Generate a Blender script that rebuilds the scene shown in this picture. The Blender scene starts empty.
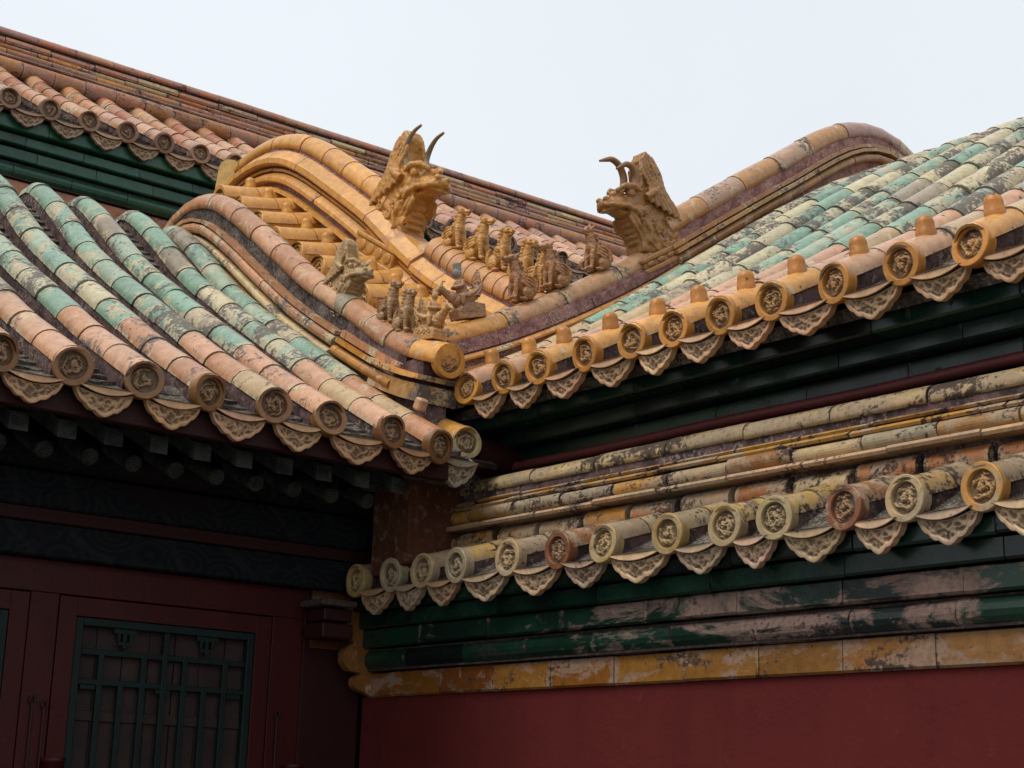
import bpy, bmesh, math, random
from mathutils import Vector, Matrix, noise
random.seed(7)
R = math.radians
sc = bpy.context.scene
col = sc.collection

# ------------------------------------------------------------------ camera
cam = bpy.data.cameras.new("camera")
cam.sensor_width = 36.0
cam.lens = 1636.5 / 1024 * 36
cam.clip_start = 0.1
cam.clip_end = 3000
co = bpy.data.objects.new("camera", cam)
col.objects.link(co)
m3 = Matrix(((0.77897684, -0.17682296, -0.60160512),
             (-0.62635324, -0.17411599, -0.75984554),
             (0.02960907, 0.96871939, -0.24638596)))
co.matrix_world = Matrix.Translation((0, 0, 1.6)) @ m3.to_4x4()
sc.camera = co

# ------------------------------------------------------------------ world and sun (overcast)
SUN_EL, SUN_AZ = R(58), math.atan2(0.10, -1.0)     # direction to the sun: high on the left, behind thin cloud
w = bpy.data.worlds.new("World")
sc.world = w
w.use_nodes = True
nt = w.node_tree
for n in list(nt.nodes): nt.nodes.remove(n)
out = nt.nodes.new("ShaderNodeOutputWorld")
bg = nt.nodes.new("ShaderNodeBackground")
sky = nt.nodes.new("ShaderNodeTexSky")
sky.sky_type = 'NISHITA'
sky.sun_disc = False
sky.sun_elevation = SUN_EL
sky.sun_rotation = math.pi / 2 - SUN_AZ
sky.dust_density = 5.0
mx = nt.nodes.new("ShaderNodeMixRGB")
mx.inputs[0].default_value = 0.97
mx.inputs[2].default_value = (8.55, 9.05, 9.6, 1)     # thick even cloud
nt.links.new(sky.outputs[0], mx.inputs[1])
tcw = nt.nodes.new("ShaderNodeTexCoord")
cn = nt.nodes.new("ShaderNodeTexNoise"); cn.inputs['Scale'].default_value = 2.2; cn.inputs['Detail'].default_value = 5
nt.links.new(tcw.outputs['Generated'], cn.inputs['Vector'])
cr = nt.nodes.new("ShaderNodeMapRange"); cr.inputs[1].default_value = 0.3; cr.inputs[2].default_value = 0.7; cr.inputs[3].default_value = 0.975; cr.inputs[4].default_value = 1.05
nt.links.new(cn.outputs['Fac'], cr.inputs[0])
cm = nt.nodes.new("ShaderNodeVectorMath"); cm.operation = 'SCALE'
nt.links.new(mx.outputs[0], cm.inputs[0]); nt.links.new(cr.outputs[0], cm.inputs['Scale'])
nt.links.new(cm.outputs[0], bg.inputs[0])
bg.inputs[1].default_value = 0.1
nt.links.new(bg.outputs[0], out.inputs[0])

sun = bpy.data.lights.new("sun", 'SUN')
sun.energy = 2.3
sun.angle = R(35)
sun.color = (1.0, 0.95, 0.88)
so = bpy.data.objects.new("sun", sun)
col.objects.link(so)
sd = Vector((math.cos(SUN_EL) * math.cos(SUN_AZ), math.cos(SUN_EL) * math.sin(SUN_AZ), math.sin(SUN_EL)))
so.rotation_euler = sd.to_track_quat('Z', 'Y').to_euler()
so.location = sd * 50

sc.view_settings.view_transform = 'Standard'
sc.view_settings.look = 'None'
sc.view_settings.gamma = 1
sc.view_settings.exposure = 0.0
sc.view_settings.use_curve_mapping = False


# ------------------------------------------------------------------ materials
class NT:
    def __init__(s, name):
        s.m = bpy.data.materials.new(name); s.m.use_nodes = True
        s.t = s.m.node_tree
        s.b = s.t.nodes['Principled BSDF']
        s.pos = s.t.nodes.new('ShaderNodeNewGeometry').outputs['Position']
    def link(s, a, b): s.t.links.new(a, b)
    def noise(s, scale, detail=5, rough=0.6, vec=None, dist=0.0, stretch=None):
        n = s.t.nodes.new('ShaderNodeTexNoise')
        n.inputs['Scale'].default_value = scale
        n.inputs['Detail'].default_value = detail
        n.inputs['Roughness'].default_value = rough
        n.inputs['Distortion'].default_value = dist
        v = vec or s.pos
        if stretch:
            mp = s.t.nodes.new('ShaderNodeMapping'); mp.inputs['Scale'].default_value = stretch
            s.link(v, mp.inputs[0]); v = mp.outputs[0]
        s.link(v, n.inputs['Vector'])
        return n.outputs['Fac']
    def ramp(s, fac, a, b, va=0.0, vb=1.0):
        n = s.t.nodes.new('ShaderNodeMapRange')
        n.inputs[1].default_value = a; n.inputs[2].default_value = b
        n.inputs[3].default_value = va; n.inputs[4].default_value = vb
        s.link(fac, n.inputs[0]); return n.outputs[0]
    def math(s, op, a, b):
        n = s.t.nodes.new('ShaderNodeMath'); n.operation = op
        for i, x in enumerate((a, b)):
            if hasattr(x, 'is_linked'): s.link(x, n.inputs[i])
            else: n.inputs[i].default_value = x
        return n.outputs[0]
    def mix(s, fac, a, b, mode='MIX'):
        n = s.t.nodes.new('ShaderNodeMixRGB'); n.blend_type = mode
        for i, x in enumerate((fac, a, b)):
            if hasattr(x, 'is_linked'): s.link(x, n.inputs[i])
            elif i == 0: n.inputs[0].default_value = x
            else: n.inputs[i].default_value = (*x[:3], 1)
        return n.outputs[0]
    def bump(s, h, strength=0.4, dist=0.01):
        n = s.t.nodes.new('ShaderNodeBump')
        n.inputs['Strength'].default_value = strength; n.inputs['Distance'].default_value = dist
        s.link(h, n.inputs['Height']); s.link(n.outputs[0], s.b.inputs['Normal'])
    def done(s, c, rough=0.5, spec=0.5):
        s.link(c, s.b.inputs['Base Color']) if hasattr(c, 'is_linked') else setattr(s.b.inputs['Base Color'], 'default_value', (*c, 1))
        if hasattr(rough, 'is_linked'): s.link(rough, s.b.inputs['Roughness'])
        else: s.b.inputs['Roughness'].default_value = rough
        s.b.inputs['Specular IOR Level'].default_value = spec
        return s.m


def glaze(name, src='tint', ns=5.5, worn=(0.46, 0.30, 0.17), wt=0.60, grime=(0.075, 0.06, 0.055), gt=0.64, chip=(0.02, 0.018, 0.02), rough=0.34, bumpy=0.35, streak=None):
    """glazed ceramic: own colour, glaze worn through to the clay, black lichen and small chips"""
    k = NT(name)
    if src == 'tint':
        a = k.t.nodes.new('ShaderNodeAttribute'); a.attribute_name = 'tint'; base = a.outputs['Color']; age = a.outputs['Alpha']
    elif src == 'obj':
        a = k.t.nodes.new('ShaderNodeObjectInfo'); base = a.outputs['Color']
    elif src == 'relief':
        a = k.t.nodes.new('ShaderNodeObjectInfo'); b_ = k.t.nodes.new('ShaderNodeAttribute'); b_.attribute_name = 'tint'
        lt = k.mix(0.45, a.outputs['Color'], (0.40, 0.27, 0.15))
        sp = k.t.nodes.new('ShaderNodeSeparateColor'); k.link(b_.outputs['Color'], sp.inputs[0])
        dk = k.mix(0.72, lt, (0.035, 0.022, 0.016)); base = k.mix(sp.outputs[0], dk, lt)  # relief contrast is put into the colour: darker towards the recesses
    else:
        base = src
    if src != 'tint': age = None
    n1 = k.noise(ns, 8, 0.72, dist=0.6, stretch=streak)
    n2 = k.noise(3.1, 9, 0.78, dist=0.3, stretch=streak)
    n3 = k.noise(38, 4, 0.6)
    n4 = k.noise(14, 6, 0.7)
    hue = k.ramp(n4, 0.3, 0.7, 0.72, 1.25)
    cv = k.t.nodes.new('ShaderNodeCombineXYZ')
    k.link(hue, cv.inputs[0]); k.link(hue, cv.inputs[1]); k.link(hue, cv.inputs[2])
    c = k.mix(1.0, base, cv.outputs[0], 'MULTIPLY') if hasattr(base, 'is_linked') else k.mix(1.0, base, cv.outputs[0], 'MULTIPLY')
    if age is not None: n1 = k.math('ADD', n1, age); n2 = k.math('ADD', n2, k.math('MULTIPLY', age, 0.6))
    fw = k.ramp(n1, wt - 0.03, wt + 0.03)
    wv = k.mix(k.ramp(n3, 0.35, 0.65), worn, tuple(x * 0.66 for x in worn))
    c = k.mix(k.math('MULTIPLY', fw, 0.85), c, wv)
    fg = k.ramp(k.math('ADD', n2, k.math('MULTIPLY', k.math('SUBTRACT', n3, 0.5), 0.35)), gt - 0.02, gt + 0.03)
    c = k.mix(k.math('MULTIPLY', fg, 0.9), c, grime)
    fc = k.ramp(n3, 0.66, 0.70)
    c = k.mix(k.math('MULTIPLY', fc, 0.8), c, chip)
    r = k.math('ADD', rough, k.math('MULTIPLY', k.math('MAXIMUM', fw, fg), 0.5))
    k.bump(k.math('SUBTRACT', k.math('MULTIPLY', n4, 0.8), k.math('MULTIPLY', k.math('ADD', fg, k.math('ADD', fc, fw)), 0.25)), bumpy, 0.008)
    return k.done(c, r, 0.4)


M = {}
M['tile'] = glaze('glazed_tile', worn=(0.56, 0.46, 0.30), grime=(0.10, 0.085, 0.075), gt=0.60, wt=0.61, rough=0.27)
M['tile_obj'] = glaze('glazed_ornament', 'obj', gt=0.64, wt=0.63, bumpy=0.5)
M['gold'] = glaze('amber_glaze', 'tint', worn=(0.55, 0.30, 0.20), wt=0.63, grime=(0.10, 0.06, 0.04), gt=0.68, chip=(0.10, 0.05, 0.03), bumpy=0.25, rough=0.34)
M['oldgold'] = glaze('weathered_amber_glaze', 'tint', worn=(0.38, 0.28, 0.18), wt=0.53, grime=(0.035, 0.022, 0.02), gt=0.55, streak=(1, .45, 1))
M['oldglaze_obj'] = glaze('weathered_ornament_glaze', 'obj', worn=(0.42, 0.32, 0.20), wt=0.55, grime=(0.06, 0.05, 0.045), gt=0.63)
M['redband'] = glaze('rust_glaze', 'tint', worn=(0.38, 0.24, 0.18), wt=0.53, grime=(0.06, 0.035, 0.035), gt=0.60, streak=(.5, 1, 1.6))
M['relief'] = glaze('dark_recess_relief', 'relief', worn=(0.34, 0.26, 0.17), wt=0.68, grime=(0.05, 0.04, 0.035), gt=0.66, bumpy=0.4, rough=0.5)
M['relief_old'] = glaze('grey_dark_recess_relief', 'relief', worn=(0.38, 0.32, 0.24), wt=0.66, grime=(0.05, 0.04, 0.035), gt=0.66, bumpy=0.4, rough=0.6)
M['beast'] = glaze('beast_glaze', 'obj', worn=(0.44, 0.30, 0.15), wt=0.66, grime=(0.06, 0.04, 0.03), gt=0.68, bumpy=0.6, rough=0.36)
M['green'] = glaze('dark_green_glaze', 'tint', worn=(0.10, 0.10, 0.08), wt=0.70, grime=(0.01, 0.012, 0.012), gt=0.66, chip=(0.01, 0.01, 0.01), rough=0.25, bumpy=0.2)
M['greenpeel'] = glaze('peeling_green_glaze', 'tint', ns=3.0, worn=(0.25, 0.155, 0.12), wt=0.565, grime=(0.012, 0.009, 0.009), gt=0.62, rough=0.3, streak=(1, .38, 1.1))


M['ochre'] = glaze('flaking_ochre_glaze', 'tint', ns=4.0, worn=(0.30, 0.19, 0.13), wt=0.545, grime=(0.035, 0.02, 0.015), gt=0.59, streak=(1, .6, 1.2))


def rough_mat(name, a, b, c, s=10, bumpy=1.0, d=0.03, rough=0.95):
    k = NT(name)
    n1 = k.noise(s, 8, 0.75); n2 = k.noise(s * 4.5, 6, 0.7); n3 = k.noise(s * 0.3, 4, 0.6)
    x = k.mix(k.ramp(n1, 0.42, 0.58), a, b)
    x = k.mix(k.ramp(k.math('ADD', n2, k.math('MULTIPLY', k.math('SUBTRACT', n3, .5), .6)), 0.56, 0.64), x, c)
    k.bump(k.math('ADD', n1, k.math('MULTIPLY', n2, 0.6)), bumpy, d)
    return k.done(x, rough, 0.2)


M['mortar'] = rough_mat('purple_grey_mortar', (0.17, 0.105, 0.10), (0.06, 0.04, 0.04), (0.28, 0.22, 0.19), 7)
M['pinkmortar'] = rough_mat('pink_mortar', (0.38, 0.20, 0.18), (0.20, 0.10, 0.095), (0.50, 0.36, 0.30), 12, 1.0, 0.02)
M['moss'] = rough_mat('lichen_pan_tile', (0.20, 0.17, 0.14), (0.05, 0.042, 0.038), (0.38, 0.34, 0.27), 14, 1.0, 0.03)
M['pebble'] = rough_mat('pebbly_mortar', (0.17, 0.13, 0.115), (0.05, 0.038, 0.036), (0.30, 0.25, 0.22), 15, 1.0, 0.05)
M['seam'] = rough_mat('dark_joint', (0.05, 0.035, 0.03), (0.03, 0.02, 0.02), (0.10, 0.07, 0.06), 20, 0.6, 0.01)
M['clay'] = rough_mat('worn_clay', (0.42, 0.26, 0.15), (0.30, 0.17, 0.10), (0.16, 0.11, 0.08), 12, 0.5, 0.008, 0.7)
M['void'] = rough_mat('near_black_board', (0.012, 0.008, 0.008), (0.018, 0.008, 0.008), (0.03, 0.02, 0.02), 4, 0.5, 0.01)  # near-black colour for the soffit, inner wall and eave end
M['peelred'] = rough_mat('peeling_rust_plaster', (0.12, 0.045, 0.022), (0.085, 0.03, 0.016), (0.17, 0.11, 0.085), 2.6, 0.4, 0.006)


def paint(name, c, c2, s=3.0, rough=0.55, bumpy=0.25, spec=0.3):
    k = NT(name)
    n = k.noise(s, 7, 0.7); n2 = k.noise(s * 14, 5, 0.65)
    x = k.mix(k.ramp(n, 0.35, 0.68), c, c2)
    x = k.mix(k.math('MULTIPLY', k.ramp(n2, 0.68, 0.74), 0.35), x, (0.16, 0.08, 0.07))
    st = k.noise(s * 2.2, 6, 0.7, stretch=(1, 1, .12)); n5 = k.noise(s * 6, 8, 0.8)
    x = k.mix(k.math('MULTIPLY', k.ramp(st, .50, .72), .25), x, tuple(v * .45 for v in c))
    x = k.mix(k.math('MULTIPLY', k.ramp(n5, .62, .66), .22), x, tuple(min(.5, v * 1.8 + .03) for v in c))
    k.bump(k.math('ADD', k.math('MULTIPLY', n, .5), k.math('ADD', n2, n5)), bumpy, 0.012)
    return k.done(x, rough, spec)


M['redwall'] = paint('red_lime_wall', (0.088, 0.012, 0.011), (0.105, 0.015, 0.013), 1.6, 0.85, 0.35, 0.15)
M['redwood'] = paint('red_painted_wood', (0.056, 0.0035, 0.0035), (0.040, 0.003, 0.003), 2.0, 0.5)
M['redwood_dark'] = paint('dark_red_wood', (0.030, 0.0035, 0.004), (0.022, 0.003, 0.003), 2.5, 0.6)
M['greenwood'] = paint('green_painted_wood', (0.0035, 0.018, 0.015), (0.0025, 0.012, 0.010), 5.0, 0.5)
M['paper'] = paint('grimy_window_backing', (0.045, 0.028, 0.024), (0.022, 0.014, 0.012), 4.0, 0.6, 0.3)
M['pipe'] = paint('maroon_pipe', (0.13, 0.028, 0.026), (0.09, 0.02, 0.02), 5.0, 0.4)
M['iron'] = paint('dull_iron', (0.035, 0.012, 0.012), (0.022, 0.010, 0.010), 9.0, 0.5)
M['paving'] = rough_mat('grey_paving', (0.16, 0.15, 0.14), (0.11, 0.105, 0.10), (0.07, 0.07, 0.065), 1.2, 0.3, 0.01)
M['paleslab'] = rough_mat('pale_stone', (0.085, 0.06, 0.05), (0.05, 0.035, 0.03), (0.14, 0.11, 0.09), 8, 0.4, 0.01)


def painted_beam():
    """faded polychrome scrolls in blue and green between dark red fields"""
    k = NT('painted_beam')
    mp = k.t.nodes.new('ShaderNodeMapping'); mp.inputs['Scale'].default_value = (3.6, 3.6, 5.4)
    k.link(k.pos, mp.inputs[0])
    v = k.t.nodes.new('ShaderNodeTexVoronoi'); v.feature = 'F1'; v.inputs['Scale'].default_value = 1.0
    k.link(mp.outputs[0], v.inputs['Vector'])
    rings = k.math('SINE', k.math('MULTIPLY', v.outputs['Distance'], 34.0), 0.0)
    wv = k.t.nodes.new('ShaderNodeTexWave'); wv.wave_type = 'BANDS'; wv.bands_direction = 'DIAGONAL'
    wv.inputs['Scale'].default_value = 1.3; wv.inputs['Distortion'].default_value = 6.0; wv.inputs['Detail'].default_value = 1.5
    k.link(k.pos, wv.inputs['Vector'])
    big = k.noise(1.1, 1, 0.3)
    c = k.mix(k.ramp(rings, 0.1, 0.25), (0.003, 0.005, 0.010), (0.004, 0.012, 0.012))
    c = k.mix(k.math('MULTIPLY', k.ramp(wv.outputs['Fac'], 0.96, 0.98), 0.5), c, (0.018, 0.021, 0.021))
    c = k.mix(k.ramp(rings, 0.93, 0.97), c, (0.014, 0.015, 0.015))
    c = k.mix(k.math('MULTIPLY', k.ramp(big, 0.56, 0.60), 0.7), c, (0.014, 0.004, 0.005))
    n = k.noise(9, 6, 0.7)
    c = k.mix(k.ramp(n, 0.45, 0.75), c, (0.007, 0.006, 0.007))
    return k.done(c, 0.7, 0.2)


M['beam'] = painted_beam()


def rafter_paint():
    k = NT('rafter_end_paint')
    tc = k.t.nodes.new('ShaderNodeTexCoord')
    br = k.t.nodes.new('ShaderNodeTexBrick')
    br.inputs['Scale'].default_value = 16.0
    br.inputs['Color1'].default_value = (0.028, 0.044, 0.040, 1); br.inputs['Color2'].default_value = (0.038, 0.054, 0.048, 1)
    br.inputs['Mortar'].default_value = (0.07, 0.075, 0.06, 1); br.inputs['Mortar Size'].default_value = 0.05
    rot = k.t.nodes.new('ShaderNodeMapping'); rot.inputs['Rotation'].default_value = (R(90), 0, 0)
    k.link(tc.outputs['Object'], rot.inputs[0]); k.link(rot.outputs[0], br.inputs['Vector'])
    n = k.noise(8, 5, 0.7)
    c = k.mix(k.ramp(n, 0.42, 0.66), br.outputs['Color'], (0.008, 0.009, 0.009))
    return k.done(c, 0.7, 0.2)


M['rafterpaint'] = rafter_paint()

# tints (linear)
AMBER = (0.59, 0.285, 0.07); AMBER2 = (0.46, 0.195, 0.035); SALMON = (0.50, 0.27, 0.15); SALMON2 = (0.43, 0.205, 0.10)
TAN = (0.46, 0.32, 0.16); JADE = (0.195, 0.305, 0.215); JADE2 = (0.29, 0.355, 0.25); PALE = (0.50, 0.43, 0.26); ASH = (0.27, 0.22, 0.145); GREY = (0.17, 0.14, 0.12)
UMBER = (0.20, 0.09, 0.03); RUST = (0.33, 0.125, 0.04); BRICK = (0.38, 0.14, 0.07); PLUM = (0.34, 0.15, 0.12)
DGREEN = (0.004, 0.018, 0.011); DGREEN2 = (0.006, 0.028, 0.016)


def aged(c, a): return (*c[:3], a)


def jit(c, a=0.10):
    f = 1 + random.uniform(-a, a)
    return tuple(max(0, x * f * (1 + random.uniform(-a, a) * 0.18)) for x in c)


# ------------------------------------------------------------------ object helpers
def meta(o, label=None, cat=None, group=None, kind=None):
    if label: o['label'] = label
    if cat: o['category'] = cat
    if group: o['group'] = group
    if kind: o['kind'] = kind
    return o


def empty(name, loc=(0, 0, 0), rz=0.0, label=None, cat=None, group=None):
    o = bpy.data.objects.new(name, None)
    o.empty_display_size = 0.2
    col.objects.link(o); o.location = loc; o.rotation_euler = (0, 0, rz)
    return meta(o, label, cat, group)


def put(name, mesh, parent=None, loc=(0, 0, 0), rot=(0, 0, 0), color=None):
    o = bpy.data.objects.new(name, mesh)
    col.objects.link(o); o.parent = parent; o.location = loc; o.rotation_euler = rot
    if color: o.color = (*color, 1)
    return o


class MB:
    def __init__(s): s.v = []; s.f = []; s.mi = []; s.t = []; s.sm = []
    def vert(s, p, t=(0.5, 0.5, 0.5)):
        s.v.append(tuple(p)); s.t.append(t); return len(s.v) - 1
    def face(s, idx, m=0, smooth=False): s.f.append(tuple(idx)); s.mi.append(m); s.sm.append(smooth)
    def box(s, x0, x1, y0, y1, z0, z1, m=0, t=(.5, .5, .5), bev=0.0, wob=0.0):
        """box with chamfered long edges"""
        b = min(bev, abs(x1 - x0) * .3, abs(y1 - y0) * .3, abs(z1 - z0) * .3)
        if b <= 0:
            c = [s.vert((x, y, z), t) for x in (x0, x1) for y in (y0, y1) for z in (z0, z1)]
            for q in ((0, 1, 3, 2), (4, 6, 7, 5), (0, 4, 5, 1), (2, 3, 7, 6), (0, 2, 6, 4), (1, 5, 7, 3)): s.face([c[i] for i in q], m)
            return
        bm = bmesh.new()
        bmesh.ops.create_cube(bm, size=1)
        for v in bm.verts:
            v.co = Vector((x0 if v.co.x < 0 else x1, y0 if v.co.y < 0 else y1, z0 if v.co.z < 0 else z1)) + Vector([random.uniform(-wob, wob) for _ in range(3)])
        bmesh.ops.bevel(bm, geom=bm.edges[:], offset=b, segments=1, affect='EDGES')
        s.bm(bm, m, t)
    def bm(s, bm, m=0, t=(.5, .5, .5), smooth=False):
        base = len(s.v); bm.verts.index_update()
        for v in bm.verts: s.vert(v.co, t)
        for f in bm.faces: s.face([base + v.index for v in f.verts], m, smooth)
        bm.free()
    def rings(s, rings, m=0, t=(.5, .5, .5), closed=True, caps=True, smooth=True, mats=None):
        """loft a list of rings of points"""
        tt = t if callable(t) else (lambda a, b: t)
        ids = [[s.vert(p, tt(a, b)) for b, p in enumerate(r)] for a, r in enumerate(rings)]
        t = tt(0, 0)
        n = len(ids[0])
        for a, b in zip(ids, ids[1:]):
            for i in range(n if closed else n - 1):
                j = (i + 1) % n
                s.face((a[i], a[j], b[j], b[i]), mats[i] if mats else m, smooth)
        if caps:
            s.face(list(reversed([s.vert(p, t) for p in rings[0]])), m); s.face([s.vert(p, t) for p in rings[-1]], m)
    def tube(s, pts, rad, m=0, t=(.5, .5, .5), n=10, caps=True):
        pts = [Vector(p) for p in pts]
        rr = rad if isinstance(rad, (list, tuple)) else [rad] * len(pts)
        rings = []; up = None
        for i, p in enumerate(pts):
            d = (pts[min(i + 1, len(pts) - 1)] - pts[max(i - 1, 0)]).normalized()
            if up is None: up = d.orthogonal().normalized()
            a = (up - d * up.dot(d)).normalized(); b = d.cross(a); up = a
            rings.append([p + (a * math.cos(k * 2 * math.pi / n) + b * math.sin(k * 2 * math.pi / n)) * rr[i] for k in range(n)])
        s.rings(rings, m, t, True, caps)
    def build(s, name, mats, parent=None, fix=True, **kw):
        me = bpy.data.meshes.new(name)
        me.from_pydata(s.v, [], s.f)
        for m in (mats if isinstance(mats, (list, tuple)) else [mats]): me.materials.append(M[m])
        me.polygons.foreach_set('material_index', s.mi)
        me.polygons.foreach_set('use_smooth', s.sm)
        a = me.attributes.new('tint', 'FLOAT_COLOR', 'POINT')
        a.data.foreach_set('color', [x for t in s.t for x in (t if len(t) == 4 else (*t, 0.0))])
        if fix:
            bm = bmesh.new(); bm.from_mesh(me)
            bmesh.ops.recalc_face_normals(bm, faces=bm.faces); bm.to_mesh(me); bm.free()
        me.update()
        return put(name, me, parent, **kw)


def lerp(a, b, t): return a + (b - a) * t


class Path:
    """curve (y, z) in a roof's local frame, by arc length"""
    def __init__(s, pts, sub=6):
        p = [Vector(q) for q in pts]; P = [p[0] * 2 - p[1]] + p + [p[-1] * 2 - p[-2]]
        s.p = []
        for i in range(1, len(P) - 2):
            for k in range(sub):
                t = k / sub; a, b, c, d = P[i - 1:i + 3]
                s.p.append(0.5 * ((2 * b) + (c - a) * t + (2 * a - 5 * b + 4 * c - d) * t * t + (3 * b - a - 3 * c + d) * t ** 3))
        s.p.append(p[-1]); s.L = [0]
        for a, b in zip(s.p, s.p[1:]): s.L.append(s.L[-1] + (b - a).length)
        s.len = s.L[-1]
    def at(s, l):
        l = max(0, min(s.len - 1e-6, l))
        import bisect
        i = min(bisect.bisect_right(s.L, l) - 1, len(s.p) - 2)
        return s.p[i].lerp(s.p[i + 1], (l - s.L[i]) / max(1e-9, s.L[i + 1] - s.L[i]))
    def frame(s, l):
        p = s.at(l); d = (s.at(l + 0.06) - s.at(l - 0.06)).normalized()
        return p, Vector((-d.y, d.x))      # point, upward normal in (y, z)


def tile_tube(mb, x, path, l0, l1, r0, r1, tint, nseg=3, skirt=0.07, m=0, mm=1, na=10, wob=0.0):
    """one half-round cover tile over its mortar bed, from arc length l0 (lower) to l1"""
    rings = []
    dx, dn, = random.uniform(-wob, wob), random.uniform(-wob, wob) * 0.7
    ts = (0, .05, .22, .5, .80, .95, 1)
    for t in ts:
        p, n = path.frame(lerp(l0, l1, t)); r = lerp(r0, r1, t)
        ring = []
        for a in range(na + 1):
            th = math.pi * a / na
            ring.append((x + dx + r * math.cos(th), p.x + n.x * (r * math.sin(th) + dn), p.y + n.y * (r * math.sin(th) + dn)))
        rings.append(ring)
    base = tint[3] if len(tint) == 4 else 0.0
    e0, e1, e2 = random.uniform(.0, .13), random.uniform(.0, .16), random.uniform(0, .14)
    def wear(a, b):
        v = (e0, .02, 0, 0, 0, .02, e1)[a] + (e2 if b in (0, na) else (e2 * .3 if b in (1, na - 1) else 0))
        return (*tint[:3], base + v)
    mb.rings(rings, m, wear, closed=False, caps=False)
    # lower lip (visible thickness)
    p, n = path.frame(l0); ids = []
    for rr in (r0, r0 - 0.014):
        ids.append([mb.vert((x + dx + rr * math.cos(math.pi * a / na), p.x + n.x * (rr * math.sin(math.pi * a / na) + dn), p.y + n.y * (rr * math.sin(math.pi * a / na) + dn)), tuple(c * .6 for c in tint[:3])) for a in range(na + 1)])
    for a in range(na): mb.face((ids[0][a], ids[0][a + 1], ids[1][a + 1], ids[1][a]), m)


def mortar_core(mb, x, path, l0, l1, r, skirt, m=1, step=0.16):
    rings = []; n = max(2, int((l1 - l0) / step))
    for k in range(n + 1):
        p, nn = path.frame(lerp(l0, l1, k / n)); ring = []
        w = r + random.uniform(-.006, .004)
        sec = [(w * 0.94, -skirt), (w, -skirt * .5), (w, 0)] + [(w * math.cos(math.pi * a / 6), w * math.sin(math.pi * a / 6)) for a in range(1, 6)] + [(-w, 0), (-w, -skirt * .5), (-w * 0.94, -skirt)]
        for (u, v) in sec: ring.append((x + u, p.x + nn.x * v, p.y + nn.y * v))
        rings.append(ring)
    mb.rings(rings, m, (.5, .5, .5), closed=False, caps=True, smooth=False)


# ---- shared ornament meshes -------------------------------------------------
def strokes(seed):
    """polylines of a coiled dragon inside the unit disc"""
    rnd = random.Random(int(seed * 100)); L = []
    a0 = rnd.uniform(0, 6.28); body = []
    for k in range(26):
        t = k / 25; a = a0 + t * 6.6; r = lerp(.74, .12, t) + .12 * math.sin(t * 21 + seed)
        body.append((r * math.cos(a), r * math.sin(a), lerp(.05, .125, math.sin(min(1, t * 1.15) * math.pi * .62))))
    L.append(body)
    for t in (5, 10, 15, 20):
        x, y, _ = body[t]; a = math.atan2(y, x) + rnd.uniform(-.6, .6); sg = 1 if t % 2 else -1
        L.append([(x, y, .07), (x + sg * .18 * math.cos(a), y + sg * .18 * math.sin(a), .06), (x + sg * .24 * math.cos(a + .8), y + sg * .24 * math.sin(a + .8), .04)])
    for k in range(22):
        a = rnd.uniform(0, 6.28); r = rnd.uniform(.30, .86); L.append([(r * math.cos(a), r * math.sin(a), .05), (r * .9 * math.cos(a + .25), r * .9 * math.sin(a + .25), .06), (r * 1.05 * math.cos(a + .4), r * 1.05 * math.sin(a + .4), .03)])
    hx, hy, _ = body[-1]
    L.append([(hx, hy, .15), (hx * .4 + .05, hy * .4, .12)])
    return L


def lerp(a, b, t): return a + (b - a) * t


def relief(u, v, L):
    h = 0
    for ln in L:
        for (ax, ay, ar), (bx, by, br) in zip(ln, ln[1:]):
            dx, dy = bx - ax, by - ay; t = max(0, min(1, ((u - ax) * dx + (v - ay) * dy) / (dx * dx + dy * dy + 1e-9)))
            d = math.hypot(u - ax - dx * t, v - ay - dy * t) / lerp(ar, br, t)
            if d < 1.25: h = max(h, math.sqrt(max(0, 1 - (d / 1.25) ** 2)) * (0.8 + 0.2 * math.sin(t * 9)))
    return h + 0.22 * noise.noise(Vector((u * 7, v * 7, 3.3)))


def disc_mesh(seed, R0=0.112):
    mb = MB(); n = 64; L = strokes(seed)
    radii = [(-0.002, R0 * .99), (0, R0), (0, R0)]
    prof = [(0.075, R0 * 0.90), (0.030, R0 * 0.93), (0.028, R0), (0.004, R0), (0.0, R0 * 0.965), (0.0, R0 * 0.72), (0.004, R0 * 0.69), (0.024, R0 * 0.675)]
    rings = [[(r * math.cos(2 * math.pi * k / n), y, r * math.sin(2 * math.pi * k / n)) for k in range(n)] for (y, r) in prof]
    mb.rings(rings, caps=False, smooth=False)
    last = None; NR = 20
    for q in range(NR + 1):
        rr = R0 * 0.675 * (1 - q / NR) + 1e-4; ids = []
        for k in range(n):
            a = 2 * math.pi * k / n; u = (1 - q / NR) * math.cos(a); v = (1 - q / NR) * math.sin(a)
            h = 0.024 - (0.019 * min(1.2, relief(u, v, L)) if q > 0 else 0)
            ids.append(mb.vert((rr * math.cos(a), h, rr * math.sin(a)), (max(0, min(1, ((0.024 - h) / 0.019 - .05) * 1.3)), 0, 0)))  # tint follows the carving height, low parts get the darker colour
        if last:
            for k in range(n): mb.face((last[k], last[(k + 1) % n], ids[(k + 1) % n], ids[k]), 1, True)
        last = ids
    mb.face(list(reversed(last)), 1)
    o = mb.build('end_disc', ['tile_obj', 'relief']); me = o.data; bpy.data.objects.remove(o); return me


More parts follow.
